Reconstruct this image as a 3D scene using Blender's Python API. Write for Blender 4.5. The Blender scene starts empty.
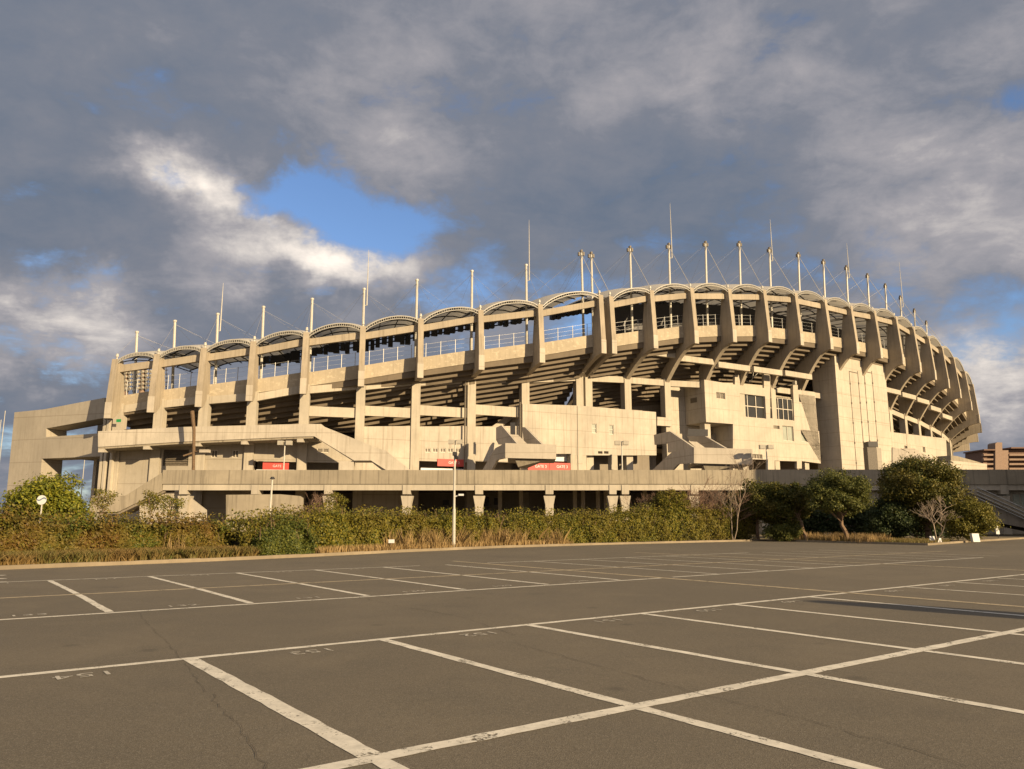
import bpy, bmesh, math, random
import numpy as np
from mathutils import Vector, Matrix
from mathutils.geometry import tessellate_polygon
random.seed(7); RNG = np.random.default_rng(11)
SC = bpy.context.scene; COL = SC.collection
R = math.radians

# ------------------------------------------------------------------ camera and survey helpers
F_PX, CX, CY, EYE = 769.0, 512.0, 384.5, 1.6
PITCH = math.atan((520 - CY) / F_PX)
CP, SP = math.cos(PITCH), math.sin(PITCH)
cam = bpy.data.cameras.new("camera"); cam_o = bpy.data.objects.new("camera", cam); COL.objects.link(cam_o)
cam.sensor_fit = 'HORIZONTAL'; cam.sensor_width = 36.0; cam.lens = 36.0 * F_PX / 1024
cam.clip_start = 0.05; cam.clip_end = 6000
cam_o.location = (0, 0, EYE); cam_o.rotation_euler = (R(90) + PITCH, 0, 0); SC.camera = cam_o

def ray(u, v):
    a = (u - CX) / F_PX; b = (CY - v) / F_PX
    return Vector((a, CP - b * SP, SP + b * CP))
def W(u, v, Y):                      # point seen at (u, v) standing Y metres ahead
    d = ray(u, v); t = Y / d.y
    return Vector((d.x * t, Y, EYE + d.z * t))
def G(u, v, z=0.0):                  # point of the ground seen at (u, v)
    d = ray(u, v); t = (z - EYE) / d.z
    return Vector((d.x * t, d.y * t, z))

class VP:                            # a vertical wall plane through two plan points; off / extrusion run away from the viewer
    def __init__(s, A, B):
        s.A = Vector((A[0], A[1])); s.t = (Vector((B[0], B[1])) - s.A).normalized()
        n = Vector((-s.t.y, s.t.x))
        if n.y < 0: n = -n
        s.n = n; s.n3 = Vector((n.x, n.y, 0)); s.t3 = Vector((s.t.x, s.t.y, 0))
    def at(s, u, v, off=0.0):
        d = ray(u, v); d2 = Vector((d.x, d.y))
        k = (s.A.dot(s.n) + off) / d2.dot(s.n)
        return Vector((d.x * k, d.y * k, EYE + d.z * k))
    def sz(s, u, v, off=0.0):
        p = s.at(u, v, off); return (Vector((p.x, p.y)) - s.A).dot(s.t), p.z
    def pt(s, a, z, off=0.0):
        q = s.A + s.t * a + s.n * off; return Vector((q.x, q.y, z))

# ------------------------------------------------------------------ mesh builder
class MB:
    def __init__(s): s.v = []; s.f = []
    def add(s, vs, fs):
        o = len(s.v); s.v += [tuple(p) for p in vs]; s.f += [tuple(o + i for i in f) for f in fs]
    def prism(s, poly, vec):
        n = len(poly); vec = Vector(vec); P = [Vector(p) for p in poly]
        s.add(P + [p + vec for p in P], [tuple(range(n)), tuple(range(2 * n - 1, n - 1, -1))] +
              [(i, i + n, (i + 1) % n + n, (i + 1) % n) for i in range(n)])
    def box(s, x0, x1, y0, y1, z0, z1):
        s.prism([(x0, y0, z0), (x1, y0, z0), (x1, y1, z0), (x0, y1, z0)], (0, 0, z1 - z0))
    def obox(s, c, t, n, hl, hd, z0, z1):  # oriented box: centre, tangent, normal, half length, half depth
        c = Vector((c[0], c[1], 0)); t = Vector((t[0], t[1], 0)); n = Vector((n[0], n[1], 0))
        P = [c - t * hl - n * hd, c + t * hl - n * hd, c + t * hl + n * hd, c - t * hl + n * hd]
        for p in P: p.z = z0
        s.prism(P, (0, 0, z1 - z0))
    def beam(s, a, b, wid, hgt):           # rectangular bar between two points (top faces up)
        a = Vector(a); b = Vector(b); d = (b - a).normalized()
        side = d.cross(Vector((0, 0, 1)))
        side = side.normalized() if side.length > 1e-4 else Vector((1, 0, 0))
        up = side.cross(d).normalized()
        P = [a - side * wid / 2 - up * hgt / 2, a + side * wid / 2 - up * hgt / 2, a + side * wid / 2 + up * hgt / 2, a - side * wid / 2 + up * hgt / 2]
        s.prism(P, b - a)
    def tube(s, a, b, r0, r1=None, n=8, cap=True):
        r1 = r0 if r1 is None else r1
        a = Vector(a); b = Vector(b); d = (b - a).normalized()
        x = d.orthogonal().normalized(); y = d.cross(x)
        vs = []
        for c, r in ((a, r0), (b, r1)):
            for k in range(n):
                w = 2 * math.pi * k / n; vs.append(c + x * (r * math.cos(w)) + y * (r * math.sin(w)))
        fs = [(k, (k + 1) % n, (k + 1) % n + n, k + n) for k in range(n)]
        if cap: fs += [tuple(range(n - 1, -1, -1)), tuple(range(n, 2 * n))]
        s.add(vs, fs)
    def path(s, pts, rads, n=6):
        for i in range(len(pts) - 1): s.tube(pts[i], pts[i + 1], rads[i], rads[i + 1], n, True)
    def panel(s, pl, outer, holes, depth, off=0.0):   # wall panel in plane pl; outer/holes are (a, z) loops
        loops = [[Vector((a, z, 0)) for a, z in outer]] + [[Vector((a, z, 0)) for a, z in h] for h in holes]
        tris = tessellate_polygon(loops); flat = [p for l in loops for p in l]; n = len(flat)
        vs = [pl.pt(p.x, p.y, off) for p in flat] + [pl.pt(p.x, p.y, off + depth) for p in flat]
        fs = [tuple(t) for t in tris] + [tuple(n + i for i in reversed(t)) for t in tris]
        o = 0
        for l in loops:
            m = len(l); fs += [(o + i, o + (i + 1) % m, o + (i + 1) % m + n, o + i + n) for i in range(m)]; o += m
        s.add(vs, fs)
    def build(s, name, mat, parent=None, smooth=False, fix=True):
        me = bpy.data.meshes.new(name); me.from_pydata(s.v, [], s.f); me.validate(); me.update()
        if fix:
            bm = bmesh.new(); bm.from_mesh(me); bmesh.ops.recalc_face_normals(bm, faces=bm.faces); bm.to_mesh(me); bm.free()
        me.materials.append(mat)
        if smooth: me.polygons.foreach_set('use_smooth', [True] * len(me.polygons))
        o = bpy.data.objects.new(name, me); COL.objects.link(o)
        if parent is not None: o.parent = parent; o.matrix_parent_inverse = Matrix.Translation(-parent.location) if parent.type == 'EMPTY' else Matrix()
        if parent is not None and parent.type != 'EMPTY':
            o.matrix_parent_inverse = Matrix()
        return o

def thing(name, label, cat, loc=(0, 0, 0), group=None):
    o = bpy.data.objects.new(name, None); COL.objects.link(o); o.location = loc
    o['label'] = label; o['category'] = cat
    if group: o['group'] = group
    return o
def tag(o, label, cat, group=None, kind=None):
    if label: o['label'] = label
    if cat: o['category'] = cat
    if group: o['group'] = group
    if kind: o['kind'] = kind
    return o
def copy_tree(o, parent=None):
    c = o.copy(); COL.objects.link(c)
    if parent is not None: c.parent = parent
    for ch in list(o.children): copy_tree(ch, c)
    return c

# ------------------------------------------------------------------ materials
def mat(name):
    m = bpy.data.materials.new(name); m.use_nodes = True; nt = m.node_tree; nt.nodes.clear()
    out = nt.nodes.new('ShaderNodeOutputMaterial'); b = nt.nodes.new('ShaderNodeBsdfPrincipled')
    nt.links.new(b.outputs[0], out.inputs[0]); return m, nt, b, out
def nd(nt, t, **k):
    n = nt.nodes.new(t)
    for a, v in k.items():
        if a.startswith('i_'): n.inputs[int(a[2:]) if a[2:].isdigit() else a[2:]].default_value = v
        else: setattr(n, a, v)
    return n
def noise(nt, vec, scale, detail=4, rough=.55, dist=0.0):
    n = nd(nt, 'ShaderNodeTexNoise'); n.inputs['Scale'].default_value = scale; n.inputs['Detail'].default_value = detail
    n.inputs['Roughness'].default_value = rough; n.inputs['Distortion'].default_value = dist
    nt.links.new(vec, n.inputs['Vector']); return n.outputs['Fac']
def ramp(nt, fac, stops):
    r = nd(nt, 'ShaderNodeValToRGB'); e = r.color_ramp.elements
    while len(e) < len(stops): e.new(0.5)
    for k, (p, c) in enumerate(stops):
        e[k].position = p; e[k].color = (c if len(c) == 4 else (*c, 1)) if not isinstance(c, float) else (c, c, c, 1)
    nt.links.new(fac, r.inputs[0]); return r.outputs[0]
def mixc(nt, fac, a, b, mode='MIX'):
    m = nd(nt, 'ShaderNodeMix', data_type='RGBA', blend_type=mode)
    for s, val in ((0, fac), (6, a), (7, b)):
        if hasattr(val, 'is_output') or hasattr(val, 'links'): nt.links.new(val, m.inputs[s])
        else: m.inputs[s].default_value = val if s == 0 else (*val, 1)
    return m.outputs[2]
def mth(nt, op, a, b=None, c=None, clamp=False):
    m = nd(nt, 'ShaderNodeMath', operation=op); m.use_clamp = clamp
    for i, val in enumerate((a, b, c)):
        if val is None: continue
        if hasattr(val, 'links'): nt.links.new(val, m.inputs[i])
        else: m.inputs[i].default_value = val
    return m.outputs[0]
def mapping(nt, vec, scale):
    m = nd(nt, 'ShaderNodeMapping'); m.inputs['Scale'].default_value = scale; nt.links.new(vec, m.inputs[0]); return m.outputs[0]
def wpos(nt): return nd(nt, 'ShaderNodeNewGeometry').outputs['Position']

def concrete(name, base, var=.16, streak=.35, stain=(.09, .075, .055), joints=0.0, spots=0.0):
    m, nt, b, out = mat(name); p = wpos(nt)
    big = noise(nt, p, .22, 5, .6); mid = noise(nt, p, 1.7, 5, .65); fine = noise(nt, p, 14, 3, .6)
    c = mixc(nt, ramp(nt, big, [(.32, 0.0), (.68, 1.0)]), tuple(x * (1 - var) for x in base), tuple(min(.6, x * (1 + var * .7)) for x in base))
    c = mixc(nt, mth(nt, 'MULTIPLY', ramp(nt, mid, [(.38, 0.0), (.72, 1.0)]), .35), c, tuple(x * .7 for x in base))
    vs = noise(nt, mapping(nt, p, (3.4, 3.4, .14)), 1.0, 4, .62)
    c = mixc(nt, mth(nt, 'MULTIPLY', ramp(nt, vs, [(.5, 0.0), (.74, 1.0)]), streak), c, stain)
    c = mixc(nt, mth(nt, 'MULTIPLY', fine, .18), c, tuple(x * .55 for x in base))
    if joints:
        wv = nd(nt, 'ShaderNodeSeparateXYZ'); nt.links.new(p, wv.inputs[0])
        fr = mth(nt, 'FRACT', mth(nt, 'MULTIPLY', wv.outputs[2], 1 / joints))
        line = mth(nt, 'LESS_THAN', fr, .035)
        c = mixc(nt, mth(nt, 'MULTIPLY', line, .38), c, stain)
    if spots:
        sp = noise(nt, mapping(nt, p, (1, 1, 1.4)), 1.6, 4, .7)
        c = mixc(nt, mth(nt, 'MULTIPLY', ramp(nt, sp, [(.56, 0.0), (.62, 1.0)]), spots), c, (.55, .48, .36))
    nt.links.new(c, b.inputs['Base Color']); b.inputs['Roughness'].default_value = .88
    bp = nd(nt, 'ShaderNodeBump'); bp.inputs['Strength'].default_value = .25; bp.inputs['Distance'].default_value = .05
    nt.links.new(mid, bp.inputs['Height']); nt.links.new(bp.outputs[0], b.inputs['Normal'])
    return m
def plain(name, col, rough=.6, metal=0.0, var=.12, scale=3.0):
    m, nt, b, out = mat(name); n = noise(nt, wpos(nt), scale, 4, .6)
    c = mixc(nt, ramp(nt, n, [(.3, 0.0), (.7, 1.0)]), tuple(x * (1 - var) for x in col), tuple(min(1, x * (1 + var)) for x in col))
    nt.links.new(c, b.inputs['Base Color']); b.inputs['Roughness'].default_value = rough; b.inputs['Metallic'].default_value = metal
    return m
def leafmat(name, stops, patch=None, scale=.5, rough=.6, trans=.25):
    m, nt, b, out = mat(name); g = nd(nt, 'ShaderNodeNewGeometry')
    rnd = g.outputs['Random Per Island']
    c = ramp(nt, rnd, stops)
    if patch:
        n = noise(nt, g.outputs['Position'], scale, 4, .6)
        c2 = ramp(nt, rnd, patch)
        c = mixc(nt, ramp(nt, n, [(.44, 0.0), (.6, 1.0)]), c, c2)
    nt.links.new(c, b.inputs['Base Color']); b.inputs['Roughness'].default_value = rough
    b.inputs['Specular IOR Level'].default_value = .3
    t = nd(nt, 'ShaderNodeBsdfTranslucent'); nt.links.new(c, t.inputs[0])
    mx = nd(nt, 'ShaderNodeMixShader'); mx.inputs[0].default_value = trans
    nt.links.new(b.outputs[0], mx.inputs[1]); nt.links.new(t.outputs[0], mx.inputs[2]); nt.links.new(mx.outputs[0], out.inputs[0])
    return m

M = {}
CB = (.445, .40, .33)
M['conc'] = concrete('fair concrete', CB, .2, .5, (.14, .112, .078), joints=2.4)
M['pier'] = concrete('weathered pier concrete', (.345, .295, .225), .2, .5, (.12, .095, .065))
M['nose'] = concrete('pale cast concrete', (.45, .402, .33), .15, .34, (.17, .135, .095), joints=2.4)
M['parapet'] = concrete('stained parapet concrete', (.38, .325, .24), .18, .3, (.14, .11, .08), spots=.4)
M['deck'] = concrete('old deck concrete', (.30, .26, .195), .2, .75, (.08, .066, .046))
M['beam'] = concrete('beam concrete', (.43, .385, .31), .15, .34)
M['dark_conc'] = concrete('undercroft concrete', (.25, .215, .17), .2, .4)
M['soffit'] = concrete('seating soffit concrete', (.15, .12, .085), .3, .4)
M['wing'] = concrete('board marked concrete', (.37, .33, .265), .14, .3, (.15, .12, .085), joints=3.0)
M['membrane'] = plain('white roof fabric', (.58, .55, .49), .55, var=.06, scale=.6)
M['steel_white'] = plain('white painted steel', (.42, .40, .35), .45, var=.1)
nt = M['membrane'].node_tree; b = nt.nodes['Principled BSDF']; tl = nd(nt, 'ShaderNodeBsdfTranslucent'); tl.inputs[0].default_value = (.6, .56, .48, 1); mx = nd(nt, 'ShaderNodeMixShader'); mx.inputs[0].default_value = .3
nt.links.new(b.outputs[0], mx.inputs[1]); nt.links.new(tl.outputs[0], mx.inputs[2]); nt.links.new(mx.outputs[0], [n for n in nt.nodes if n.type == 'OUTPUT_MATERIAL'][0].inputs[0])
M['steel_grey'] = plain('grey painted steel', (.34, .325, .29), .5, var=.12)
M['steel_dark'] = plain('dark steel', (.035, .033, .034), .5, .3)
M['cable'] = plain('galvanised cable', (.33, .32, .31), .5, .3)
M['fence'] = plain('galvanised fence', (.42, .42, .41), .5, .2)
M['rust'] = plain('weathered brown steel', (.12, .075, .04), .8, var=.4, scale=8)
M['glass'] = plain('window glass', (.022, .022, .02), .3, var=.3, scale=.4)
M['glass_pale'] = plain('pale blinds behind glass', (.30, .32, .27), .2, var=.15, scale=.8)
M['louvre'] = plain('louvre metal', (.12, .10, .075), .6, var=.3, scale=6)
M['frame'] = plain('window frame', (.55, .5, .42), .5)
M['red'] = plain('red banner cloth', (.47, .055, .042), .6, var=.1)
M['white'] = plain('white sign paint', (.58, .58, .57), .5, var=.05)
M['signblue'] = plain('grey blue sign paint', (.10, .14, .22), .5)
M['green'] = plain('green sign face', (.02, .25, .08), .5)
M['lampglass'] = plain('lamp diffuser', (.36, .33, .27), .3)
M['bark'] = plain('brown bark', (.16, .105, .065), .9, var=.35, scale=6)
M['bark_pale'] = plain('pale bark', (.25, .195, .145), .9, var=.25, scale=6)
M['twig'] = plain('bare brown twigs', (.2, .125, .085), .9, var=.3, scale=5)
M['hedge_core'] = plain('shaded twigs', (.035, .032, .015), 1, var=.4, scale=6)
M['kerb'] = concrete('kerb stone', (.23, .185, .125), .3, .3, (.13, .10, .07))
M['brick'] = plain('brown brick', (.15, .09, .065), .85, var=.15, scale=2)
M['brick_pale'] = plain('pale brick', (.24, .165, .12), .85, var=.15, scale=2)
M['blocker'] = plain('grey render', (.3, .29, .27), .9, var=.12)

def soil_mat():
    m, nt, b, out = mat('dry soil'); p = wpos(nt)
    c = ramp(nt, noise(nt, p, .9, 6, .7), [(.3, (.10, .075, .04)), (.5, (.17, .125, .065)), (.7, (.09, .085, .035))])
    nt.links.new(c, b.inputs[0]); b.inputs['Roughness'].default_value = 1; return m
M['soil'] = soil_mat()
def asphalt_mat():
    m, nt, b, out = mat('asphalt'); p = wpos(nt)
    big = noise(nt, p, .12, 6, .62, .4); mid = noise(nt, p, .9, 6, .65)
    c = mixc(nt, ramp(nt, big, [(.35, 0.0), (.66, 1.0)]), (.134, .113, .081), (.18, .15, .106))
    c = mixc(nt, mth(nt, 'MULTIPLY', ramp(nt, mid, [(.42, 0.0), (.68, 1.0)]), .45), c, (.112, .098, .076))
    spk = nd(nt, 'ShaderNodeTexVoronoi'); spk.inputs['Scale'].default_value = 120; nt.links.new(p, spk.inputs['Vector'])
    sc = nd(nt, 'ShaderNodeSeparateColor'); nt.links.new(spk.outputs['Color'], sc.inputs[0])
    c = mixc(nt, mth(nt, 'MULTIPLY', ramp(nt, sc.outputs[0], [(.55, 0.0), (.95, 1.0)]), .5), c, (.27, .24, .19))
    c = mixc(nt, mth(nt, 'MULTIPLY', ramp(nt, sc.outputs[1], [(.5, 0.0), (.95, 1.0)]), .55), c, (.07, .06, .048))
    fine = noise(nt, p, 26, 4, .75)
    c = mixc(nt, ramp(nt, fine, [(.35, .35), (.65, 0.0)]), c, (.085, .075, .058))
    oil = noise(nt, p, .45, 3, .5, .3)
    c = mixc(nt, mth(nt, 'MULTIPLY', ramp(nt, oil, [(.64, 0.0), (.76, 1.0)]), .4), c, (.08, .07, .056))
    ptc = nd(nt, 'ShaderNodeTexVoronoi'); ptc.inputs['Scale'].default_value = .16; ptc.inputs['Randomness'].default_value = .8; nt.links.new(p, ptc.inputs['Vector'])
    pc = nd(nt, 'ShaderNodeSeparateColor'); nt.links.new(ptc.outputs['Color'], pc.inputs[0])
    c = mixc(nt, mth(nt, 'MULTIPLY', pc.outputs[0], .14), c, (.09, .08, .062))
    drip = nd(nt, 'ShaderNodeTexVoronoi'); drip.inputs['Scale'].default_value = .75; nt.links.new(p, drip.inputs['Vector'])
    dn = mth(nt, 'ADD', drip.outputs['Distance'], mth(nt, 'MULTIPLY', noise(nt, p, 5, 4, .7), .12))
    c = mixc(nt, ramp(nt, dn, [(.10, .42), (.17, 0.0)]), c, (.06, .053, .043))
    pale = noise(nt, p, .33, 7, .7, .6)
    c = mixc(nt, mth(nt, 'MULTIPLY', ramp(nt, pale, [(.52, 0.0), (.7, 1.0)]), .3), c, (.21, .175, .125))
    nt.links.new(c, b.inputs[0]); b.inputs['Roughness'].default_value = .9; b.inputs['Specular IOR Level'].default_value = .25
    bp = nd(nt, 'ShaderNodeBump'); bp.inputs['Strength'].default_value = .35; bp.inputs['Distance'].default_value = .005
    nt.links.new(mth(nt, 'ADD', spk.outputs['Distance'], mth(nt, 'MULTIPLY', fine, .8)), bp.inputs['Height']); nt.links.new(bp.outputs[0], b.inputs['Normal'])
    return m
M['asphalt'] = asphalt_mat()
def paint_mat(name, col, thr):
    m, nt, b, out = mat(name); p = wpos(nt)
    n1 = noise(nt, p, 3.2, 7, .78); n2 = noise(nt, p, 34, 3, .7)
    k = mth(nt, 'ADD', mth(nt, 'MULTIPLY', n1, .62), mth(nt, 'MULTIPLY', n2, .38))
    a = ramp(nt, k, [(thr, 0.0), (thr + .07, 1.0)])
    c = mixc(nt, ramp(nt, noise(nt, p, 5, 5, .7), [(.35, 0.0), (.65, 1.0)]), tuple(x * .72 for x in col), col)
    nt.links.new(c, b.inputs[0]); b.inputs['Roughness'].default_value = .75
    t = nd(nt, 'ShaderNodeBsdfTransparent'); mx = nd(nt, 'ShaderNodeMixShader')
    nt.links.new(a, mx.inputs[0]); nt.links.new(t.outputs[0], mx.inputs[1]); nt.links.new(b.outputs[0], mx.inputs[2]); nt.links.new(mx.outputs[0], out.inputs[0])
    return m
M['paint'] = paint_mat('worn white road paint', (.72, .67, .56), .385)
M['paint_old'] = paint_mat('old yellowed road paint', (.44, .36, .235), .40)
M['paint_num'] = paint_mat('faded number paint', (.5, .46, .38), .40)
M['crack'] = plain('asphalt crack', (.06, .05, .04), 1, var=.3, scale=2)

# ------------------------------------------------------------------ sky, sun
SUN_AZ = Vector((.72, -.69)).normalized(); SUN_EL = R(17)
w = bpy.data.worlds.new("World"); SC.world = w; w.use_nodes = True; nt = w.node_tree; nt.nodes.clear()
wo = nd(nt, 'ShaderNodeOutputWorld'); bg = nd(nt, 'ShaderNodeBackground'); nt.links.new(bg.outputs[0], wo.inputs[0])
BG = .1; bg.inputs[1].default_value = BG
sky = nd(nt, 'ShaderNodeTexSky', sky_type='NISHITA'); sky.sun_disc = False
sky.sun_elevation = SUN_EL; sky.sun_rotation = math.atan2(SUN_AZ.x, SUN_AZ.y)
sky.air_density = 1.0; sky.dust_density = .6; sky.ozone_density = 2.0
gen = nd(nt, 'ShaderNodeTexCoord').outputs['Generated']
def dirv(u, v): return ray(u, v).normalized()
sep = nd(nt, 'ShaderNodeSeparateXYZ'); nt.links.new(gen, sep.inputs[0])
den = mth(nt, 'ADD', mth(nt, 'MAXIMUM', sep.outputs[2], 0.0), .22)
cmb = nd(nt, 'ShaderNodeCombineXYZ'); nt.links.new(mth(nt, 'DIVIDE', sep.outputs[0], den), cmb.inputs[0]); nt.links.new(mth(nt, 'DIVIDE', sep.outputs[1], den), cmb.inputs[1])
pl = cmb.outputs[0]
wn = nd(nt, 'ShaderNodeTexNoise'); wn.inputs['Scale'].default_value = 5.0; wn.inputs['Detail'].default_value = 6; wn.inputs['Roughness'].default_value = .6; nt.links.new(gen, wn.inputs['Vector'])
wsub = nd(nt, 'ShaderNodeVectorMath', operation='SUBTRACT'); nt.links.new(wn.outputs['Color'], wsub.inputs[0]); wsub.inputs[1].default_value = (.5, .5, .5)
wsc = nd(nt, 'ShaderNodeVectorMath', operation='SCALE'); nt.links.new(wsub.outputs[0], wsc.inputs[0]); wsc.inputs['Scale'].default_value = .22
wad = nd(nt, 'ShaderNodeVectorMath', operation='ADD'); nt.links.new(gen, wad.inputs[0]); nt.links.new(wsc.outputs[0], wad.inputs[1])
gw = wad.outputs[0]
def blob(u, v, r, sy=1.0, amp=1.0):   # soft patch of sky round one direction, sy > 1 makes it flatter
    c = dirv(u, v); su = nd(nt, 'ShaderNodeVectorMath', operation='SUBTRACT'); nt.links.new(gw, su.inputs[0]); su.inputs[1].default_value = c
    mu = nd(nt, 'ShaderNodeVectorMath', operation='MULTIPLY'); nt.links.new(su.outputs[0], mu.inputs[0]); mu.inputs[1].default_value = (1, 1, sy)
    ln = nd(nt, 'ShaderNodeVectorMath', operation='LENGTH'); nt.links.new(mu.outputs[0], ln.inputs[0])
    mr = nd(nt, 'ShaderNodeMapRange', interpolation_type='SMOOTHSTEP'); nt.links.new(ln.outputs['Value'], mr.inputs[0])
    mr.inputs[1].default_value = 0; mr.inputs[2].default_value = r / F_PX * 1.0; mr.inputs[3].default_value = amp; mr.inputs[4].default_value = 0
    return mr.outputs[0]
def total(lst):
    s = lst[0]
    for q in lst[1:]: s = mth(nt, 'ADD', s, q)
    return s
fb1 = noise(nt, pl, 1.5, 10, .6, .35); fb2 = noise(nt, mapping(nt, pl, (1, 1.35, 1)), 3.6, 10, .62, .3)
fbd = noise(nt, mapping(nt, gen, (1, 1, 2.0)), 8.5, 10, .62, .35)
fbe = noise(nt, mapping(nt, gen, (1, 1, 1.4)), 19.0, 8, .6, .5)
# openings of blue sky
gap = total([blob(342, 213, 128, 1.95, .8), blob(280, 208, 80, 1.8, .5), blob(405, 222, 85, 2.0, .55), blob(580, 290, 90, 1.0, .58), blob(450, 285, 100, 1.6, .46), blob(500, 335, 110, 1.5, .35), blob(318, 125, 34, 1, .45), blob(322, 180, 50, 1, .35),
             blob(180, 208, 40, 1.9, .55), blob(478, 203, 50, 1, .35), blob(705, 53, 30, 1.3, .4), blob(882, 262, 60, 1.2, .45), blob(1000, 300, 120, 1.9, .45), blob(955, 345, 80, 1.9, .45), blob(790, 275, 70, 1.6, .25),
             blob(1018, 100, 40, 1, .35), blob(60, 275, 70, 1.7, .3), blob(10, 440, 160, 1.5, .35), blob(655, 265, 60, 1.3, .25)])
nz = mth(nt, 'ADD', mth(nt, 'MULTIPLY', fb2, .35), mth(nt, 'ADD', mth(nt, 'MULTIPLY', fbd, .4), mth(nt, 'MULTIPLY', fbe, .25)))
cov = mth(nt, 'SUBTRACT', mth(nt, 'ADD', .98, mth(nt, 'MULTIPLY', mth(nt, 'SUBTRACT', nz, .5), 3.3)), gap)
covm = nd(nt, 'ShaderNodeMapRange', interpolation_type='SMOOTHSTEP'); nt.links.new(cov, covm.inputs[0]); covm.inputs[1].default_value = .08; covm.inputs[2].default_value = .82
# brightness of the cloud layer
lit = total([blob(200, 203, 80, 1.7, .42), blob(150, 178, 60, 1.3, .2), blob(245, 216, 45, 1.6, .3), blob(335, 260, 110, 2.4, .5), blob(240, 272, 110, 2.2, .34), blob(420, 262, 80, 1.9, .2), blob(50, 315, 105, 1.8, .36), blob(120, 350, 80, 2.2, .2),
             blob(20, 345, 80, 1.6, .2), blob(990, 170, 170, .9, .15), blob(1000, 375, 110, 1.6, .34), blob(910, 395, 110, 1.6, .24), blob(860, 130, 160, .9, .1), blob(390, 105, 150, 1.4, .14), blob(640, 40, 240, 1.4, .08), blob(745, 60, 130, 1.2, .1)])
drk = total([blob(570, 220, 210, 1.5, .1), blob(60, 215, 170, 1.2, .12), blob(60, 395, 150, 1.4, .15), blob(700, 240, 220, 1.8, .08), blob(330, 165, 80, 1.6, .06), blob(250, 330, 160, 2.2, .08)])
fmix = mth(nt, 'ADD', mth(nt, 'MULTIPLY', fb1, .38), mth(nt, 'ADD', mth(nt, 'MULTIPLY', fb2, .27), mth(nt, 'ADD', mth(nt, 'MULTIPLY', fbd, .22), mth(nt, 'MULTIPLY', fbe, .13))))
val = mth(nt, 'ADD', mth(nt, 'MULTIPLY', mth(nt, 'SUBTRACT', fmix, .5), 1.6), .275)
val = mth(nt, 'ADD', mth(nt, 'SUBTRACT', val, drk), mth(nt, 'MULTIPLY', lit, mth(nt, 'ADD', -.1, mth(nt, 'MULTIPLY', nz, 2.2))))
ccol = ramp(nt, val, [(0.0, (.085, .112, .158)), (.28, (.14, .15, .18)), (.5, (.245, .235, .25)), (.72, (.45, .415, .39)), (1.0, (.74, .66, .58))])
csc = nd(nt, 'ShaderNodeVectorMath', operation='SCALE'); nt.links.new(ccol, csc.inputs[0]); csc.inputs['Scale'].default_value = 9.2
skm = mixc(nt, 1.0, sky.outputs[0], (.78, .84, 1.0), 'MULTIPLY')
bk = nd(nt, 'ShaderNodeMapRange', interpolation_type='SMOOTHSTEP'); nt.links.new(sep.outputs[1], bk.inputs[0]); bk.inputs[1].default_value = .15; bk.inputs[2].default_value = -.45; bk.inputs[3].default_value = 0; bk.inputs[4].default_value = 1  # clouds behind the camera brightened and warmed as added fill light
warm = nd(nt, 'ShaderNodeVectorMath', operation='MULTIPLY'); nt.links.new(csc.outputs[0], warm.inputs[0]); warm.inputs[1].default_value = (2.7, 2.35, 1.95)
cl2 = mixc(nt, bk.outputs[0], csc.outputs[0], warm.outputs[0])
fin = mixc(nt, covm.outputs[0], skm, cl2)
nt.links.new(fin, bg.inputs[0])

sun = bpy.data.lights.new('sun', 'SUN'); sun.energy = 5.0; sun.angle = R(.5); sun.color = (1, .76, .45)
so = bpy.data.objects.new('sun', sun); COL.objects.link(so)
sd = Vector((SUN_AZ.x * math.cos(SUN_EL), SUN_AZ.y * math.cos(SUN_EL), math.sin(SUN_EL)))
so.rotation_euler = sd.to_track_quat('Z', 'Y').to_euler()
so.location = sd * 200
SC.view_settings.view_transform = 'Standard'; SC.view_settings.look = 'None'; SC.view_settings.gamma = 1; SC.view_settings.exposure = .76

# ------------------------------------------------------------------ ground, car park, kerbs
m = MB(); m.add([(-2500, -600, 0), (2500, -600, 0), (2500, 4000, 0), (-2500, 4000, 0)], [(0, 1, 2, 3)])
tag(m.build('ground', M['soil']), None, None, kind='structure')
kerb_px = [(0, 570), (100, 566), (200, 562), (300, 557.5), (400, 552.5), (500, 548), (600, 545), (700, 542.5), (768, 541)]
K = [G(*q) for q in kerb_px]
k0 = K[0] + (K[0] - K[1]).normalized() * 30
KL = [k0] + K                                     # long kerb by the hedge
isl = [K[-1], G(850, 543.2), G(928, 545.5)]       # near edge of the tree island
isr = [isl[-1], G(975, 542), G(1024, 539), G(1024, 539) + Vector((24, 19, 0))]
lot = KL + isl[1:] + isr[1:]
m = MB(); n = len(lot)
vs = [(p.x, p.y, .004) for p in lot] + [(95, 40, .004), (80, -60, .004), (-80, -60, .004), (k0.x - 20, k0.y - 40, .004)]
m.add(vs, [tuple(range(len(vs)))])
tag(m.build('parking_lot', M['asphalt']), None, None, kind='structure')

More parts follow.
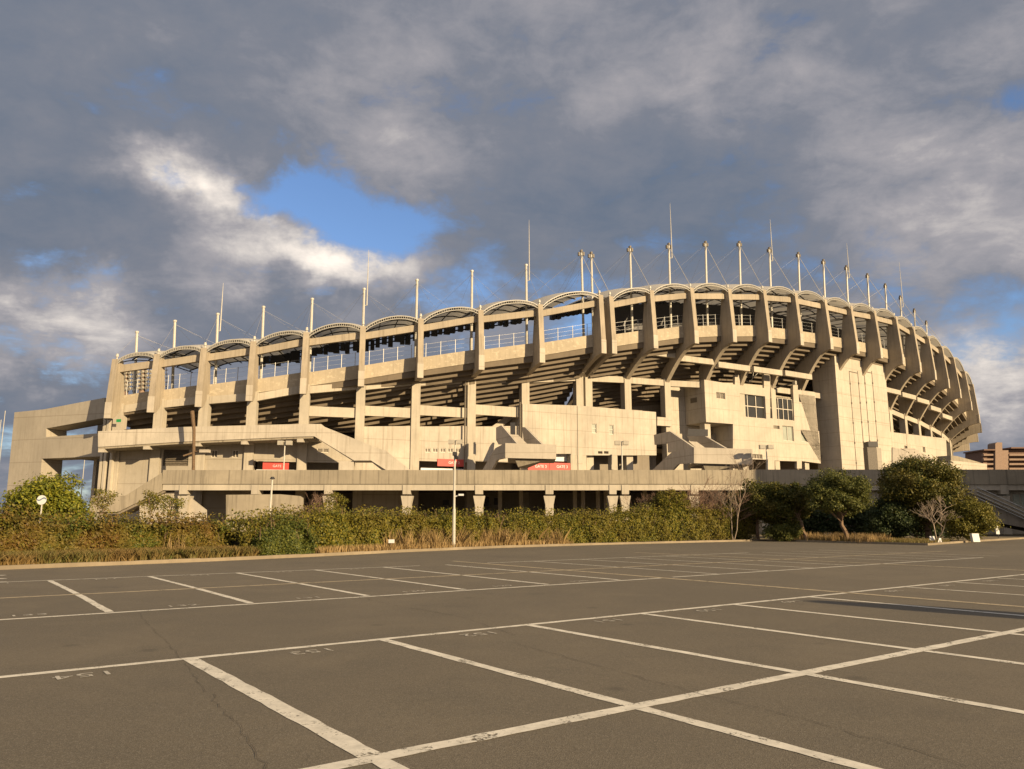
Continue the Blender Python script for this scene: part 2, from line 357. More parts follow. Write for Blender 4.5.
def offset(pts, d):
    out = []
    for i, p in enumerate(pts):
        a = pts[max(0, i - 1)]; b = pts[min(len(pts) - 1, i + 1)]; t = (b - a).normalized()
        out.append(p + Vector((-t.y, t.x, 0)) * d)
    return out
def kerbrun(name, pts):
    m = MB(); o = offset(pts, .16); L = len(pts)
    for i in range(L - 1):
        P = [pts[i], pts[i + 1], o[i + 1], o[i]]
        m.prism([(p.x, p.y, 0) for p in P], (0, 0, .13 + .006 * ((i * 7) % 3)))
    return tag(m.build(name, M['kerb']), None, None, kind='structure')
def dense(pts, step=1.2):
    out = []
    for a, b in zip(pts, pts[1:]):
        k = max(1, int((b - a).length / step))
        out += [a.lerp(b, i / k) for i in range(k)]
    return out + [pts[-1]]
kerbrun('kerb', dense(KL)); kerbrun('kerb', dense(isl)); kerbrun('kerb', dense(isr))
m = MB(); o1 = offset(KL, .16); o2 = offset(KL, 6.5)
for i in range(len(KL) - 1): m.add([(*o1[i].xy, .10), (*o1[i + 1].xy, .10), (*o2[i + 1].xy, .16), (*o2[i].xy, .16)], [(0, 1, 2, 3)])
q = [p for p in offset(isl, .16)] + [p for p in offset(isr, .16)[1:]]
back = [Vector((70, 80, 0)), Vector((18, 72, 0))]
m.add([(p.x, p.y, .095) for p in q + back], [tuple(range(len(q) + 2))])
tag(m.build('planting_soil', M['soil']), None, None, kind='structure')

# painted bays: a runs along the bay rows, b across them
O = G(185, 657.5); EA = Vector((1046., 769., 0)).normalized(); EB = Vector((-EA.y, EA.x, 0))
def AB(a, b, z=.008): p = O + EA * a + EB * b; return Vector((p.x, p.y, z))
def stripe(m, a0, b0, a1, b1, wd, z):
    A = AB(a0, b0, z); B = AB(a1, b1, z); t = (B - A).normalized(); s = Vector((-t.y, t.x, 0)) * wd / 2
    L = (B - A).length; k = max(1, int(L / .22)); up = []; dn = []
    for i in range(k + 1):
        c = A.lerp(B, i / k); j1 = 1 + random.uniform(-.13, .1); j2 = 1 + random.uniform(-.13, .1)
        up.append(c + s * j1); dn.append(c - s * j2)
    m.add(up + dn, [(i, i + 1, k + 1 + i + 1, k + 1 + i) for i in range(k)])
mw = MB(); mo = MB(); WD = .13
P0 = 2.48
stripe(mw, -22, -.08, 14.0, -.16, WD, .008); stripe(mw, 14.1, -.12, 40, .1, WD, .008)
stripe(mw, -24, -4.9, 36, -4.9, .16, .009)
for k in range(-6, 6):
    stripe(mw, k * P0 + .02, -.16, k * P0 + .04, -4.82, .14 if k else .17, .0085)
    stripe(mw, k * P0 + .04, -4.98, k * P0 + .05, -9.6, .14, .0085)
stripe(mw, -24, -9.7, 36, -9.7, .15, .009)
stripe(mw, -22, 5.45, 14, 5.35, WD, .008); stripe(mw, 14.4, 5.4, 34, 5.4, .12, .008)
stripe(mw, -22, 14.52, 11.4, 14.5, .1, .008); stripe(mw, 14.3, 14.5, 30, 14.5, .11, .008)
for k in range(-6, 6):
    stripe(mw, k * P0 + .08, 5.55, k * P0 + .1, 9.5, WD + .01, .0085); stripe(mw, k * P0 + .1, 9.72, k * P0 + .05, 14.45, WD, .0085)
stripe(mo, -22, 9.55, 40, 9.65, .19, .008)
stripe(mo, 14.0, 16.5, 13.9, -12, .22, .0095); stripe(mo, 25.6, 18, 25.8, -12, .2, .0095)
for k in range(1, 5):
    stripe(mw, 14 + k * P0, -.2, 14 + k * P0, -4.8, .11, .0085)
    stripe(mw, 14 + k * P0, 5.5, 14 + k * P0, 9.5, .1, .0085); stripe(mw, 14 + k * P0, 9.75, 14 + k * P0, 14.4, .1, .0085)
for k in range(1, 5):
    stripe(mw, 26 + k * P0, -.2, 26 + k * P0, -4.8, .11, .0085); stripe(mw, 26 + k * P0, 5.5, 26 + k * P0, 9.5, .09, .0085); stripe(mw, 26 + k * P0, 9.75, 26 + k * P0, 14.4, .09, .0085)
a = G(-6, 583); b = G(8, 583)
for k in range(3):
    c = G(0, 575.5 + k * 3.4); mw.add([(c.x - 1.5, c.y - .12, .0085), (c.x + .15, c.y - .1, .0085), (c.x + .15, c.y + .1, .0085), (c.x - 1.5, c.y + .12, .0085)], [(0, 1, 2, 3)])
tag(mw.build('painted_lines', M['paint'], fix=False), None, None, kind='structure')
tag(mo.build('faded_lines', M['paint_old'], fix=False), None, None, kind='structure')
def textmesh(name, s, size, mtl, world, extrude=0.0, parent=None):
    cu = bpy.data.curves.new(name, 'FONT'); cu.body = s; cu.size = size; cu.align_x = 'CENTER'; cu.align_y = 'CENTER'; cu.extrude = extrude
    to = bpy.data.objects.new('tmp', cu); COL.objects.link(to)
    dg = bpy.context.evaluated_depsgraph_get(); me = bpy.data.meshes.new_from_object(to.evaluated_get(dg))
    bpy.data.objects.remove(to); bpy.data.curves.remove(cu)
    me.transform(world); me.materials.clear(); me.materials.append(mtl); me.name = name
    o = bpy.data.objects.new(name, me); COL.objects.link(o)
    if parent is not None: o.parent = parent; o.matrix_parent_inverse = Matrix.Translation(-parent.location) if parent.type == 'EMPTY' else Matrix()
    return o
def ground_text(s, a, b, flip, size=.41):
    x = EA * (-1 if flip else 1); y = EB * (-1 if flip else 1)
    p = AB(a, b, .0105); mt = Matrix(((x.x, y.x * .8, 0, p.x), (x.y, y.y * .8, 0, p.y), (0, 0, 1, p.z), (0, 0, 0, 1)))
    o = textmesh('bay_number', s, size, M['paint_num'], mt); tag(o, None, None, kind='structure')
for k, num in enumerate(['155', '154', '153', '152', '151', '150', '149']): ground_text(num, (k - 1.45) * P0, -.52, True)
for k, num in enumerate(['134', '133', '132', '131', '130', '129', '128']): ground_text(num, (k - 1.45) * P0, 5.85, False)
for k, num in enumerate(['112', '113', '114', '115', '116', '117']): ground_text(num, (k - 1.45) * P0, 14.1, True)
for k, num in enumerate(['148', '147', '146']): ground_text(num, 14 + (k + .5) * P0, -.52, True)
m = MB()
def crack(pts, wd):
    pts = [G(*q, .0125) for q in pts]; pp = []
    for a, b in zip(pts, pts[1:]):
        k = max(2, int((b - a).length / .13))
        for i in range(k):
            c = a.lerp(b, i / k); t = (b - a).normalized(); c += Vector((-t.y, t.x, 0)) * random.gauss(0, .018); pp.append((c, t))
    for (c0, t0), (c1, t1) in zip(pp, pp[1:]):
        if random.random() < .06: continue
        s = Vector((-t0.y, t0.x, 0)); a0 = wd * random.uniform(.3, 1.2); a1 = wd * random.uniform(.3, 1.2)
        m.add([c0 - s * a0, c1 - s * a1, c1 + s * a1, c0 + s * a0], [(0, 1, 2, 3)])
crack([(137, 612), (160, 635), (183, 659), (200, 683), (225, 710), (250, 742), (275, 775)], .0026)
crack([(512, 642), (600, 666), (695, 692), (800, 718), (900, 745), (990, 772)], .004)
crack([(352, 596), (400, 606), (460, 616)], .006); crack([(460, 616), (520, 636)], .004)
tag(m.build('asphalt_cracks', M['crack'], fix=False), None, None, kind='structure')

# ------------------------------------------------------------------ stadium frame
TX = [107, 150, 198, 248.8, 302.8, 361, 420.3, 481.6, 542.4, 604, 614.6, 656, 696.8, 735, 770.4, 802.3, 832.1, 858.2, 881.9, 903.7, 921, 936, 949.4, 961, 972, 980]
TB = [417.9, 412, 406.5, 400.6, 393.5, 386, 377.5, 369.4, 362.3, 353, 353.3, 348, 343.2, 341.8, 341.8, 345, 349, 353.5, 358, 364.3, 372, 379.5, 388, 397.9, 410, 423]
TT = [358.7, 353.6, 347.3, 341, 332, 325.8, 318.2, 309.5, 304, 294.5, 296, 290, 287.5, 288.5, 289.6, 292.6, 299.2, 305.7, 310.5, 316.4, 326.6, 336, 346, 357, 371, 384]
NP = len(TX)
TH = [11 + 2.75 * (i - 5) for i in range(10)] + [23 + 1.8 * i for i in range(NP - 10)]
FP = [None] * NP; FP[7] = W(TX[7], TB[7], 100)
def step(Pa, th, u, v):
    t = Vector((math.cos(R(th)), math.sin(R(th)))); r = ray(u, v); det = -t.x * r.y + r.x * t.y
    k = (t.x * -Pa.y - t.y * -Pa.x) / det if abs(det) > 1e-9 else 1
    # Pa + s t = k r
    k = (Pa.x * t.y - Pa.y * t.x) / (r.x * t.y - r.y * t.x)
    return W(u, v, k * r.y)
for i in range(8, NP): FP[i] = step(FP[i - 1], (TH[i - 1] + TH[i]) / 2, TX[i], TB[i])
for i in range(6, -1, -1): FP[i] = step(FP[i + 1], (TH[i + 1] + TH[i]) / 2, TX[i], TB[i])
ZB = [p.z for p in FP]; ZT = [W(TX[i], TT[i], FP[i].y + .4).z for i in range(NP)]
FX = [Vector((p.x, p.y)) for p in FP]
DC = [2.3, 2.2, 1.9, 1.6, 2.0, 3.0, 4.2, 5.4, 6.6, 7.6, 7.7, 7.6, 7.3, 6.9, 6.5] + [6.4] * 40
# the rim keeps curving away behind the bowl
while len(FX) < 29:
    th = TH[-1] + 9.0; TH.append(th); mth_ = R(th - 2.0)
    FX.append(FX[-1] + Vector((math.cos(mth_), math.sin(mth_))) * 7.7); ZB.append(ZB[-1] - 1.5); ZT.append(ZT[-1] - 1.5)
NA = len(FX)
TG = [Vector((math.cos(R(t)), math.sin(R(t)))) for t in TH]; NI = [Vector((-math.sin(R(t)), math.cos(R(t)))) for t in TH]
def loc(i, r, s, z):
    q = FX[i] + NI[i] * r + TG[i] * s; return Vector((q.x, q.y, z))
def CF(i): return FX[i] + NI[i] * DC[i]
# springing of the ribs
BY = [409, 404, 400, 397, 389.5, 386, 382, 380, 379, 378, 378, 380, 383, 385, 386, 389, 393, 397, 403, 407, 411, 417, 422, 428, 434, 441]
ZBEAM = [W(TX[i], BY[i], CF(i).y).z for i in range(NP)]
while len(ZBEAM) < NA: ZBEAM.append(ZBEAM[-1] - .6)

stad = thing('stadium', 'large pale concrete stadium with ribbed overhanging rim and white tented roof', 'stadium', (20, 150, 0))
floor_z = 6.1
def zsof(i, r): return ZB[i] + 1.15 - .62 * (r - 1.5)
for i in range(NA):
    d = DC[i]; hw = .36; zb = ZB[i]; zt = ZT[i]; zl = ZBEAM[i] + .1
    lean = .55
    # blade and curved rib as one casting
    prof = [(0, zb), (0, zb + 1.9), (lean, zt), (1.9, zt), (3.05, zb + 1.6)]
    if zsof(i, d + 1.1) > zl + .5: prof += [(d + 1.1, zsof(i, d + 1.1)), (d + 1.1, zl)]
    else: prof += [(d + 1.1, zl + .4), (d + 1.1, zl)]
    nb = 9
    for k in range(nb + 1):
        u = k / nb; P = (d, zl); Q = (.42 * d, zb - .12); E_ = (.55, zb - .03)
        prof.append(((1 - u) ** 2 * P[0] + 2 * u * (1 - u) * Q[0] + u * u * E_[0], (1 - u) ** 2 * P[1] + 2 * u * (1 - u) * Q[1] + u * u * E_[1]))
    m = MB(); m.prism([loc(i, r, -hw, z) for r, z in prof], Vector((TG[i].x, TG[i].y, 0)) * 2 * hw)
    pier = m.build('rim_pier', M['pier'], stad)
    m = MB(); m.prism([loc(i, r, -hw - .03, z) for r, z in [(-.05, zb - .04), (-.05, zb + 1.95), (.12, zb + 1.95), (.12, zb - .04)]], Vector((TG[i].x, TG[i].y, 0)) * (2 * hw + .06))
    m.build('pier_nose', M['nose'], pier)
    m = MB(); f = loc(i, 1.0, 0, zt); m.tube(f, f + Vector((0, 0, .35)), .12, .09); m.tube(f + Vector((0, 0, .35)), f + Vector((0, 0, .75)), .2, .14)
    m.build('stay_anchor', M['steel_white'], pier)
    # column
    m = MB(); c = FX[i] + NI[i] * (d + .6)
    m.obox(c, TG[i], NI[i], .58, .6, 0, zl + .6); m.build('column', M['beam'], stad)

def quadz(i, j, r0, r1, z0i, z1i, z0j, z1j, e=.37):
    """block between piers i and j, from radius r0 to r1"""
    m = MB(); a = [loc(i, r0, e, z0i), loc(j, r0, -e, z0j), loc(j, r1, -e, z0j), loc(i, r1, e, z0i), loc(i, r0, e, z1i), loc(j, r0, -e, z1j), loc(j, r1, -e, z1j), loc(i, r1, e, z1i)]
    m.add(a, [(0, 1, 2, 3), (4, 5, 6, 7), (0, 1, 5, 4), (1, 2, 6, 5), (2, 3, 7, 6), (3, 0, 4, 7)]); return m
AY = {11: 353, 12: 360, 13: 366.5, 14: 371, 15: 375, 18: 387, 19: 391, 20: 396, 21: 401, 22: 409, 23: 417}
for i in range(NA - 1):
    j = i + 1; joint = (i == 9)
    quadz(i, j, 2.5, 2.9, ZB[i] + 1.4, ZB[i] + 3.2, ZB[j] + 1.4, ZB[j] + 3.2).build('rim_parapet', M['parapet'], stad)
    if joint:
        m = MB(); m.add([loc(i, 2.6, .3, ZB[i] + 1.4), loc(j, 2.6, -.3, ZB[j] + 1.4), loc(j, 16, -.3, zsof(j, 16)), loc(i, 16, .3, zsof(i, 16)), loc(i, 16, .3, 0), loc(j, 16, -.3, 0)], [(0, 1, 2, 3), (3, 2, 5, 4)])
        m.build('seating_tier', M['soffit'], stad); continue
    quadz(i, j, 1.25, 1.8, ZT[i] - 1.55, ZT[i] - .65, ZT[j] - 1.55, ZT[j] - .65).build('rim_beam', M['pier'], stad)
    # ring beam at the column heads
    di, dj = DC[i], DC[j]
    m = MB(); e = .6
    A0, B0 = loc(i, di + .15, e, ZBEAM[i] - .45), loc(j, dj + .15, -e, ZBEAM[j] - .45); A1, B1 = loc(i, di + .8, e, ZBEAM[i] - .45), loc(j, dj + .8, -e, ZBEAM[j] - .45)
    m.add([A0, B0, B1, A1] + [p + Vector((0, 0, .95)) for p in (A0, B0, B1, A1)], [(0, 1, 2, 3), (4, 5, 6, 7), (0, 1, 5, 4), (1, 2, 6, 5), (2, 3, 7, 6), (3, 0, 4, 7)])
    m.build('ring_beam', M['beam'], stad)
    if i in AY:
        r_ = .62 * (di + dj) / 2; um = (TX[i] + TX[j]) / 2
        q = (FX[i] + FX[j]) / 2 + NI[i] * r_; z = W(um, AY[i], q.y).z
        quadz(i, j, r_, r_ + .6, z - .45, z + .45, z - .45, z + .45).build('ring_beam', M['beam'], stad)
    # stepped underside of the seating
    m = MB(); NS = 15; rr = 2.6; tr = .93; P = []
    for k in range(NS):
        r0 = rr + k * tr; P += [(r0, -.62 * (r0 - 1.5)), (r0 + tr, -.62 * (r0 - 1.5))]
    vs = []; n = len(P)
    for r_, dz in P: vs += [loc(i, r_, .02, ZB[i] + 1.3 + dz), loc(j, r_, -.02, ZB[j] + 1.3 + dz)]
    for r_, dz in P: vs += [loc(i, r_, .02, ZB[i] + 2.2 + dz), loc(j, r_, -.02, ZB[j] + 2.2 + dz)]
    fs = [(2 * k, 2 * k + 1, 2 * k + 3, 2 * k + 2) for k in range(n - 1)] + [(2 * n + 2 * k, 2 * n + 2 * k + 2, 2 * n + 2 * k + 3, 2 * n + 2 * k + 1) for k in range(n - 1)]
    fs += [(0, 2 * n, 2 * n + 1, 1), (2 * n - 2, 2 * n - 1, 4 * n - 1, 4 * n - 2)]
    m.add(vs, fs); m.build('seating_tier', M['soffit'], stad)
    # back wall of the concourse
    rb = 16.0; m = MB()
    m.add([loc(i, rb, 0, 0), loc(j, rb, 0, 0), loc(j, rb, 0, ZB[j] - 6.5), loc(i, rb, 0, ZB[i] - 6.5)], [(0, 1, 2, 3)])
    m.prism([loc(i, rb, 0, 0), loc(j, rb, 0, 0), loc(j, rb + .3, 0, 0), loc(i, rb + .3, 0, 0)], (0, 0, min(ZB[i], ZB[j]) - 6.6)) if False else None
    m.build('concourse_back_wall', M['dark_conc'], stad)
    if 7 <= i <= 13 or i in (19, 20, 21):
        m = MB(); w_ = (FX[j] - FX[i]).length; m.beam(loc(i, DC[i] + 3.0, .8, 12.2), loc(i, DC[i] + 4.2, w_ - 1.0, 17.0), .35, .8); m.build('inner_stair', M['beam'], stad)
    # fence on the rim
    m = MB(); nbp = 3 if i < 10 else 2
    for k in range(nbp + 1):
        u = (k + .5) / (nbp + 1); b0 = loc(i, 2.7, 0, ZB[i] + 3.15).lerp(loc(j, 2.7, 0, ZB[j] + 3.15), u); m.tube(b0, b0 + Vector((0, 0, 1.9)), .045, n=5)
    for dz in (.6, 1.2, 1.8):
        m.tube(loc(i, 2.7, .3, ZB[i] + 3.15 + dz), loc(j, 2.7, -.3, ZB[j] + 3.15 + dz), .010 if dz < 1.6 else .016, n=4)
    m.build('rim_fence', M['fence'], stad)
    # tented roof bay: edge arch and fabric
    span = (FX[j] - FX[i]).length; rise = .135 * span
    def roofp(r_, u, lift=0.0):
        za, zb_ = ZT[i] - .3, ZT[j] - .3
        a = loc(i, r_, .36 - .36 * min(1, r_ / 4), 0); b = loc(j, r_, -.36 + .36 * min(1, r_ / 4), 0); p = a.lerp(b, u)
        x = (r_ - .7)
        lf = 3.1 * (1 - math.exp(-x / 7.5))
        fall = max(.35, 1 - x / 34)
        p.z = za + (zb_ - za) * u + rise * fall * (1 - (2 * u - 1) ** 2) ** .8 + lf + lift; return p
    m = MB(); NU, NR = 12, 12
    rs = [.75 + (21.5 - .75) * (k / NR) ** 1.2 for k in range(NR + 1)]
    vs = [roofp(r_, u / NU) for r_ in rs for u in range(NU + 1)]
    m.add(vs, [(a * (NU + 1) + b, a * (NU + 1) + b + 1, (a + 1) * (NU + 1) + b + 1, (a + 1) * (NU + 1) + b) for a in range(NR) for b in range(NU)])
    roof = m.build('roof_membrane', M['membrane'], stad, smooth=True, fix=False)
    m = MB()
    for k in range(NU):
        a, b = roofp(.62, k / NU, .1), roofp(.62, (k + 1) / NU, .1); m.beam(a, b, .11, .11)
        a2, b2 = roofp(.62, k / NU, -.28), roofp(.62, (k + 1) / NU, -.28); m.beam(a2, b2, .1, .08)
        for q in (0, .5): m.beam(a.lerp(b, q), a2.lerp(b2, q), .05, .12)
    m.build('edge_arch', M['steel_grey'], roof)
    m = MB()
    for r_ in (4.5, 8.5, 12.5, 16.5, 20.5):
        for k in range(0, NU, 2): m.tube(roofp(r_, k / NU, -.22), roofp(r_, (k + 2) / NU, -.22), .1, n=4)
    for u in (.0, .33, .67):
        for r0, r1 in zip(rs[1:-1], rs[2:]): m.tube(roofp(r0, u, -.3), roofp(r1, u, -.3), .08, n=4)
    m.build('roof_purlins', M['steel_dark'], roof)
    if 1 < i < 25:                                  # catwalk with lamps under the inner roof edge
        m = MB(); u0 = 0
        for zz in (-.15, -.8): m.tube(roofp(20.5, 0, zz) , roofp(20.5, 1, zz), .12, n=5)
        for k in range(7):
            u = (k + random.uniform(.3, .7)) / 7; c = roofp(20.5, 0, -.5).lerp(roofp(20.5, 1, -.5), u)
            m.obox((c.x, c.y), TG[i], NI[i], random.uniform(.3, .5), .45, c.z - random.uniform(.4, 1.2 if i < 7 else .8), c.z + random.uniform(.3, .8))
        m.build('lamp_catwalk', M['steel_dark'], stad)

# near-black blocks added to darken the bays under the high part of the roof
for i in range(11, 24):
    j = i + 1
    quadz(i, j, 13.0, 17.0, ZB[i] - 4, ZT[i] + .6, ZB[j] - 4, ZT[j] + .6, e=.0).build('dark_backing', M['steel_dark'], stad)

# masts with stays
MTOP = [(136, 333), (174, 322), (217, 315), (263, 308), (312, 300), (364, 290), (417, 281), (472, 272), (526, 266), (581, 252), (591, 254), (630, 248), (669, 245), (706, 243), (740, 243), (770, 249), (799, 254), (824, 261), (847, 267), (868, 275), (886, 285), (901, 297), (915, 310), (927, 322)]
ROD = {2: 283, 5: 250, 8: 220, 12: 203, 15: 219, 18: 243, 21: 262}
MP = []
for i, (u, v) in enumerate(MTOP):
    base = FX[i] + NI[i] * 6.0
    top = W(u, v, base.y); MP.append((base, top))
for i, (base, top) in enumerate(MP):
    foot = Vector((base.x, base.y, zsof(i, 6.0) + 1.0)); top = Vector((base.x + (top.x - base.x) * .8, base.y, top.z))
    m = MB(); m.tube(foot, top, .21, .165, 10); mast = m.build('roof_mast', M['steel_white'], stad, smooth=False)
    m = MB(); m.tube(top, top + Vector((0, 0, .25)), .24, .24)
    if i > 8:
        t = TG[i]
        for sx, dz in ((-.42, -.15), (.02, .3), (.36, -.05)): m.obox((top.x + t.x * sx, top.y + t.y * sx), TG[i], NI[i], .11, .16, top.z - .5 + dz, top.z + dz + .05)
        m.tube(top + Vector((t.x * -.55, t.y * -.55, -.45)), top + Vector((t.x * .5, t.y * .5, -.3)), .05)
        m.build('mast_lamps', M['louvre'], mast)
    else: m.build('mast_cap', M['steel_white'], mast)
    if i in ROD:
        zt_ = W(MTOP[i][0], ROD[i], base.y).z; m = MB(); s = top + Vector((.45, 0, -2.2)); m.tube(s, Vector((s.x, s.y, (top.z + zt_) / 2)), .09, .06, 6); m.tube(Vector((s.x, s.y, (top.z + zt_) / 2)), Vector((s.x, s.y, zt_)), .06, .02, 6)
        m.tube(s, top + Vector((0, 0, -2.2)), .06); m.build('lightning_rod', M['steel_white'], mast)
    m = MB(); tp = top + Vector((0, 0, -.3)); m.tube(tp, loc(i, 1.0, 0, ZT[i] + .6), .042 if i > 8 else .016, n=5)
    m.build('back_stay', M['steel_grey' if i > 8 else 'cable'], mast)
    m = MB()
    for jj, r_ in ((i - 1, 20), (i, 20), (i + 1, 20), (i + 1, 12), (i - 1, 12)):
        if 0 <= jj < NA: m.tube(tp, loc(jj, r_, 0, ZT[jj] + 1.9), .012, n=4)
    m.build('roof_stays', M['cable'], mast)

# floodlight lattice seen through the left bays
pl = VP((W(100, 380, 122)).xy, (W(170, 380, 122)).xy)
m = MB(); fz = MB()
for r_ in range(6):
    for c in range(11):
        p = pl.at(122 + c * 4.2, 369 + r_ * 4.0 - c * .25)
        fz.tube(p, p + Vector((-.1, -.3, -.12)), .24, .27, 8)
    m.tube(pl.at(119, 369 + r_ * 4.0, .25), pl.at(168, 366 + r_ * 4.0, .25), .06, n=5)
for c in range(12): m.tube(pl.at(120 + c * 4.2, 366, .3), pl.at(120 + c * 4.2, 392, .3), .05, n=5)
fl = m.build('floodlight_frame', M['steel_dark'], stad); fz.build('floodlights', M['lampglass'], fl)
m = MB()
for u in (125, 142, 160): p = pl.at(u, 392, .5); m.tube((p.x, p.y, 8), p + Vector((0, 0, 4)), .55, .5, 8)
m.build('floodlight_legs', M['brick_pale'], fl)

# ------------------------------------------------------------------ stadium base walls (per bay, in the column plane)
def cplane(i, j, off=0.0):
    a = CF(i) + NI[i] * off; b = CF(j) + NI[j] * off; return VP(a, b)
def rect(pl, u0, v0, u1, v1, off=0.0):   # screen-measured window rectangle -> (a, z) loop in plane
    a0, z0 = pl.sz(u0, v1, off); a1, z1 = pl.sz(u1, v0, off); return [(a0, z0), (a1, z0), (a1, z1), (a0, z1)]
def loop(pl, pts, off=0.0): return [pl.sz(u, v, off) for u, v in pts]
def fill(pl, rc, off, mtl, name, parent, depth=.06):
    m = MB(); m.panel(pl, rc, [], depth, off); return m.build(name, mtl, parent)
def window(pl, rc, parent, mtl='glass', nx=2, ny=1, name='window', off=.0, bar=.07, rec=.28):
    (a0, z0), (a1, _), (_, z1), _ = rc
    m = MB(); f = .07
    m.panel(pl, rc, [[(a0 + f, z0 + f), (a1 - f, z0 + f), (a1 - f, z1 - f), (a0 + f, z1 - f)]], .1, off + rec - .12)
    for k in range(1, nx): x = a0 + (a1 - a0) * k / nx; m.panel(pl, [(x - bar / 2, z0 + f), (x + bar / 2, z0 + f), (x + bar / 2, z1 - f), (x - bar / 2, z1 - f)], [], .07, off + rec - .11)
    for k in range(1, ny): z = z0 + (z1 - z0) * k / ny; m.panel(pl, [(a0 + f, z - bar / 2), (a1 - f, z - bar / 2), (a1 - f, z + bar / 2), (a0 + f, z + bar / 2)], [], .06, off + rec - .1)
    o = m.build(name, M['frame'], parent)
    fill(pl, [(a0 + .01, z0 + .01), (a1 - .01, z0 + .01), (a1 - .01, z1 - .01), (a0 + .01, z1 - .01)], off + rec, M[mtl], 'pane', o)
    return o
def louvres(pl, rc, parent, n=5, off=0.0, rec=.2):
    (a0, z0), (a1, _), (_, z1), _ = rc; m = MB()
    for k in range(n):
        z = z0 + (z1 - z0) * (k + .5) / n; h = (z1 - z0) / n
        m.add([pl.pt(a0, z - h * .5, off + .05), pl.pt(a1, z - h * .5, off + .05), pl.pt(a1, z + h * .4, off + rec), pl.pt(a0, z + h * .4, off + rec)], [(0, 1, 2, 3)])
    m.panel(pl, rc, [], .05, off + rec + .02)
    return m.build('louvre', M['louvre'], parent)

WT = .45                                  # wall thickness
bay = {}
# left, under the balcony
for i in range(0, 8):
    pl = cplane(i, i + 1, .25); j = i + 1
    s1 = (CF(j) - CF(i)).length; L = s1
    # top of wall: balcony floor on the left, open ledge further right
    ztop = W(TX[i], 426 if i >= 5 else 441, CF(i).y).z; zt2 = W(TX[j], 426 if i >= 5 else 440, CF(j).y).z
    e = .6; zl_ = 0.0
    holes = []; extra = []
    zgate = pl.sz(300, 462)[1]
    if i in (3, 4): zl_ = zgate
    if i == 6: zl_ = pl.sz(440, 461.5)[1]
    if i == 7: zl_ = pl.sz(500, 462)[1]
    outer = [(e, zl_), (L - e, zl_), (L - e, zt2), (e, ztop)]
    if i == 1: r_ = rect(pl, 162.5, 449.5, 189, 466); holes.append(r_); extra.append(('lv', r_, 7))
    if i == 2:
        for u in (211, 232): r_ = rect(pl, u, 450, u + 6.5, 457.5); holes.append(r_); extra.append(('w', r_, 2))
    if i == 4: r_ = rect(pl, 317, 448.3, 329, 452.4); holes.append(r_); extra.append(('w', r_, 2))
    if i == 6:
        for k in range(5): r_ = rect(pl, 425 + k * 7.6, 448.2, 430.5 + k * 7.6, 452.2); holes.append(r_); extra.append(('w', r_, 2))
    m = MB(); m.panel(pl, outer, holes, WT); wall = m.build('facade_wall', M['conc'] if i > 4 else M['wing'], stad)
    for kind, r_, n_ in extra:
        if kind == 'lv': louvres(pl, r_, wall, n_)
        else: window(pl, r_, wall, 'louvre', n_, 1, rec=.2)
    bay[i] = pl
    if zl_ > 0:                           # gateway recess: lintel line, dark room, kiosk counter
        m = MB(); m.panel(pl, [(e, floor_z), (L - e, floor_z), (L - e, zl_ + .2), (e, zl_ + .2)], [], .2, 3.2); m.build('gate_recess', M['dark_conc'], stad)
# ledge slab behind the open upper storey
for i in range(NA - 1):
    j = i + 1; zi = 12.9
    m = MB(); m.add([loc(i, DC[i] + .75, 0, zi), loc(j, DC[j] + .75, 0, zi), loc(j, 15.9, 0, zi), loc(i, 15.9, 0, zi)], [(0, 1, 2, 3)])
    m.add([loc(i, DC[i] + .75, 0, zi - .4), loc(j, DC[j] + .75, 0, zi - .4), loc(j, 15.9, 0, zi - .4), loc(i, 15.9, 0, zi - .4)], [(0, 1, 2, 3)])
    m.build('concourse_slab', M['dark_conc'], stad)
# beam C over the middle storey, bays 4-7
for i in range(4, 8):
    pl = cplane(i, i + 1, .35); L = (CF(i + 1) - CF(i)).length
    um = (TX[i] + TX[i + 1]) / 2; z1 = pl.sz(um, 407)[1]; z0 = pl.sz(um, 416.8)[1]
    fill(pl, [(.6, z0), (L - .6, z0), (L - .6, z1), (.6, z1)], 0, M['beam'], 'ring_beam', stad, .5)

# balcony on the left with brackets and the first stair
pb = VP(W(98, 440, 92.5).xy, W(318, 440, 93.0).xy)
m = MB(); m.panel(pb, loop(pb, [(98, 447), (180, 441.8), (300, 436.6), (316, 436.3), (316, 424), (300, 424), (180, 427), (98, 431.3)]), [], .35)
bal = m.build('balcony_parapet', M['conc'], stad)
m = MB(); m.panel(pb, loop(pb, [(98.5, 449), (180, 443.8), (300, 438.6), (313, 438.1), (313, 436.2), (300, 436.7), (180, 441.9), (98.5, 447.1)]), [], 6.5, .12); m.build('balcony_slab', M['deck'], bal)
for u, v in ((101, 449.5), (146, 446.6), (197, 443.5), (244, 441.6), (300, 439.4)):
    a, z = pb.sz(u, v); m = MB(); q = [pb.pt(a - .4, z + .3, .13), pb.pt(a - .4, z + .3, 3.0), pb.pt(a - .4, z - .1, 3.0), pb.pt(a - .4, z - .32, .13)]
    m.prism(q, pb.t3 * .75); m.build('balcony_bracket', M['beam'], bal)
ps = VP(W(316, 440, 93.0).xy, W(412, 440, 94.2).xy)
m = MB(); m.panel(ps, loop(ps, [(316.2, 424), (321, 424), (325, 427), (380, 449), (385, 450), (411, 470.5), (411, 476), (391, 476), (386, 470), (371, 460.5), (354, 460.5), (314.5, 436.4), (316.2, 436)]), [], .3)
st = m.build('stair_parapet', M['conc'], stad)
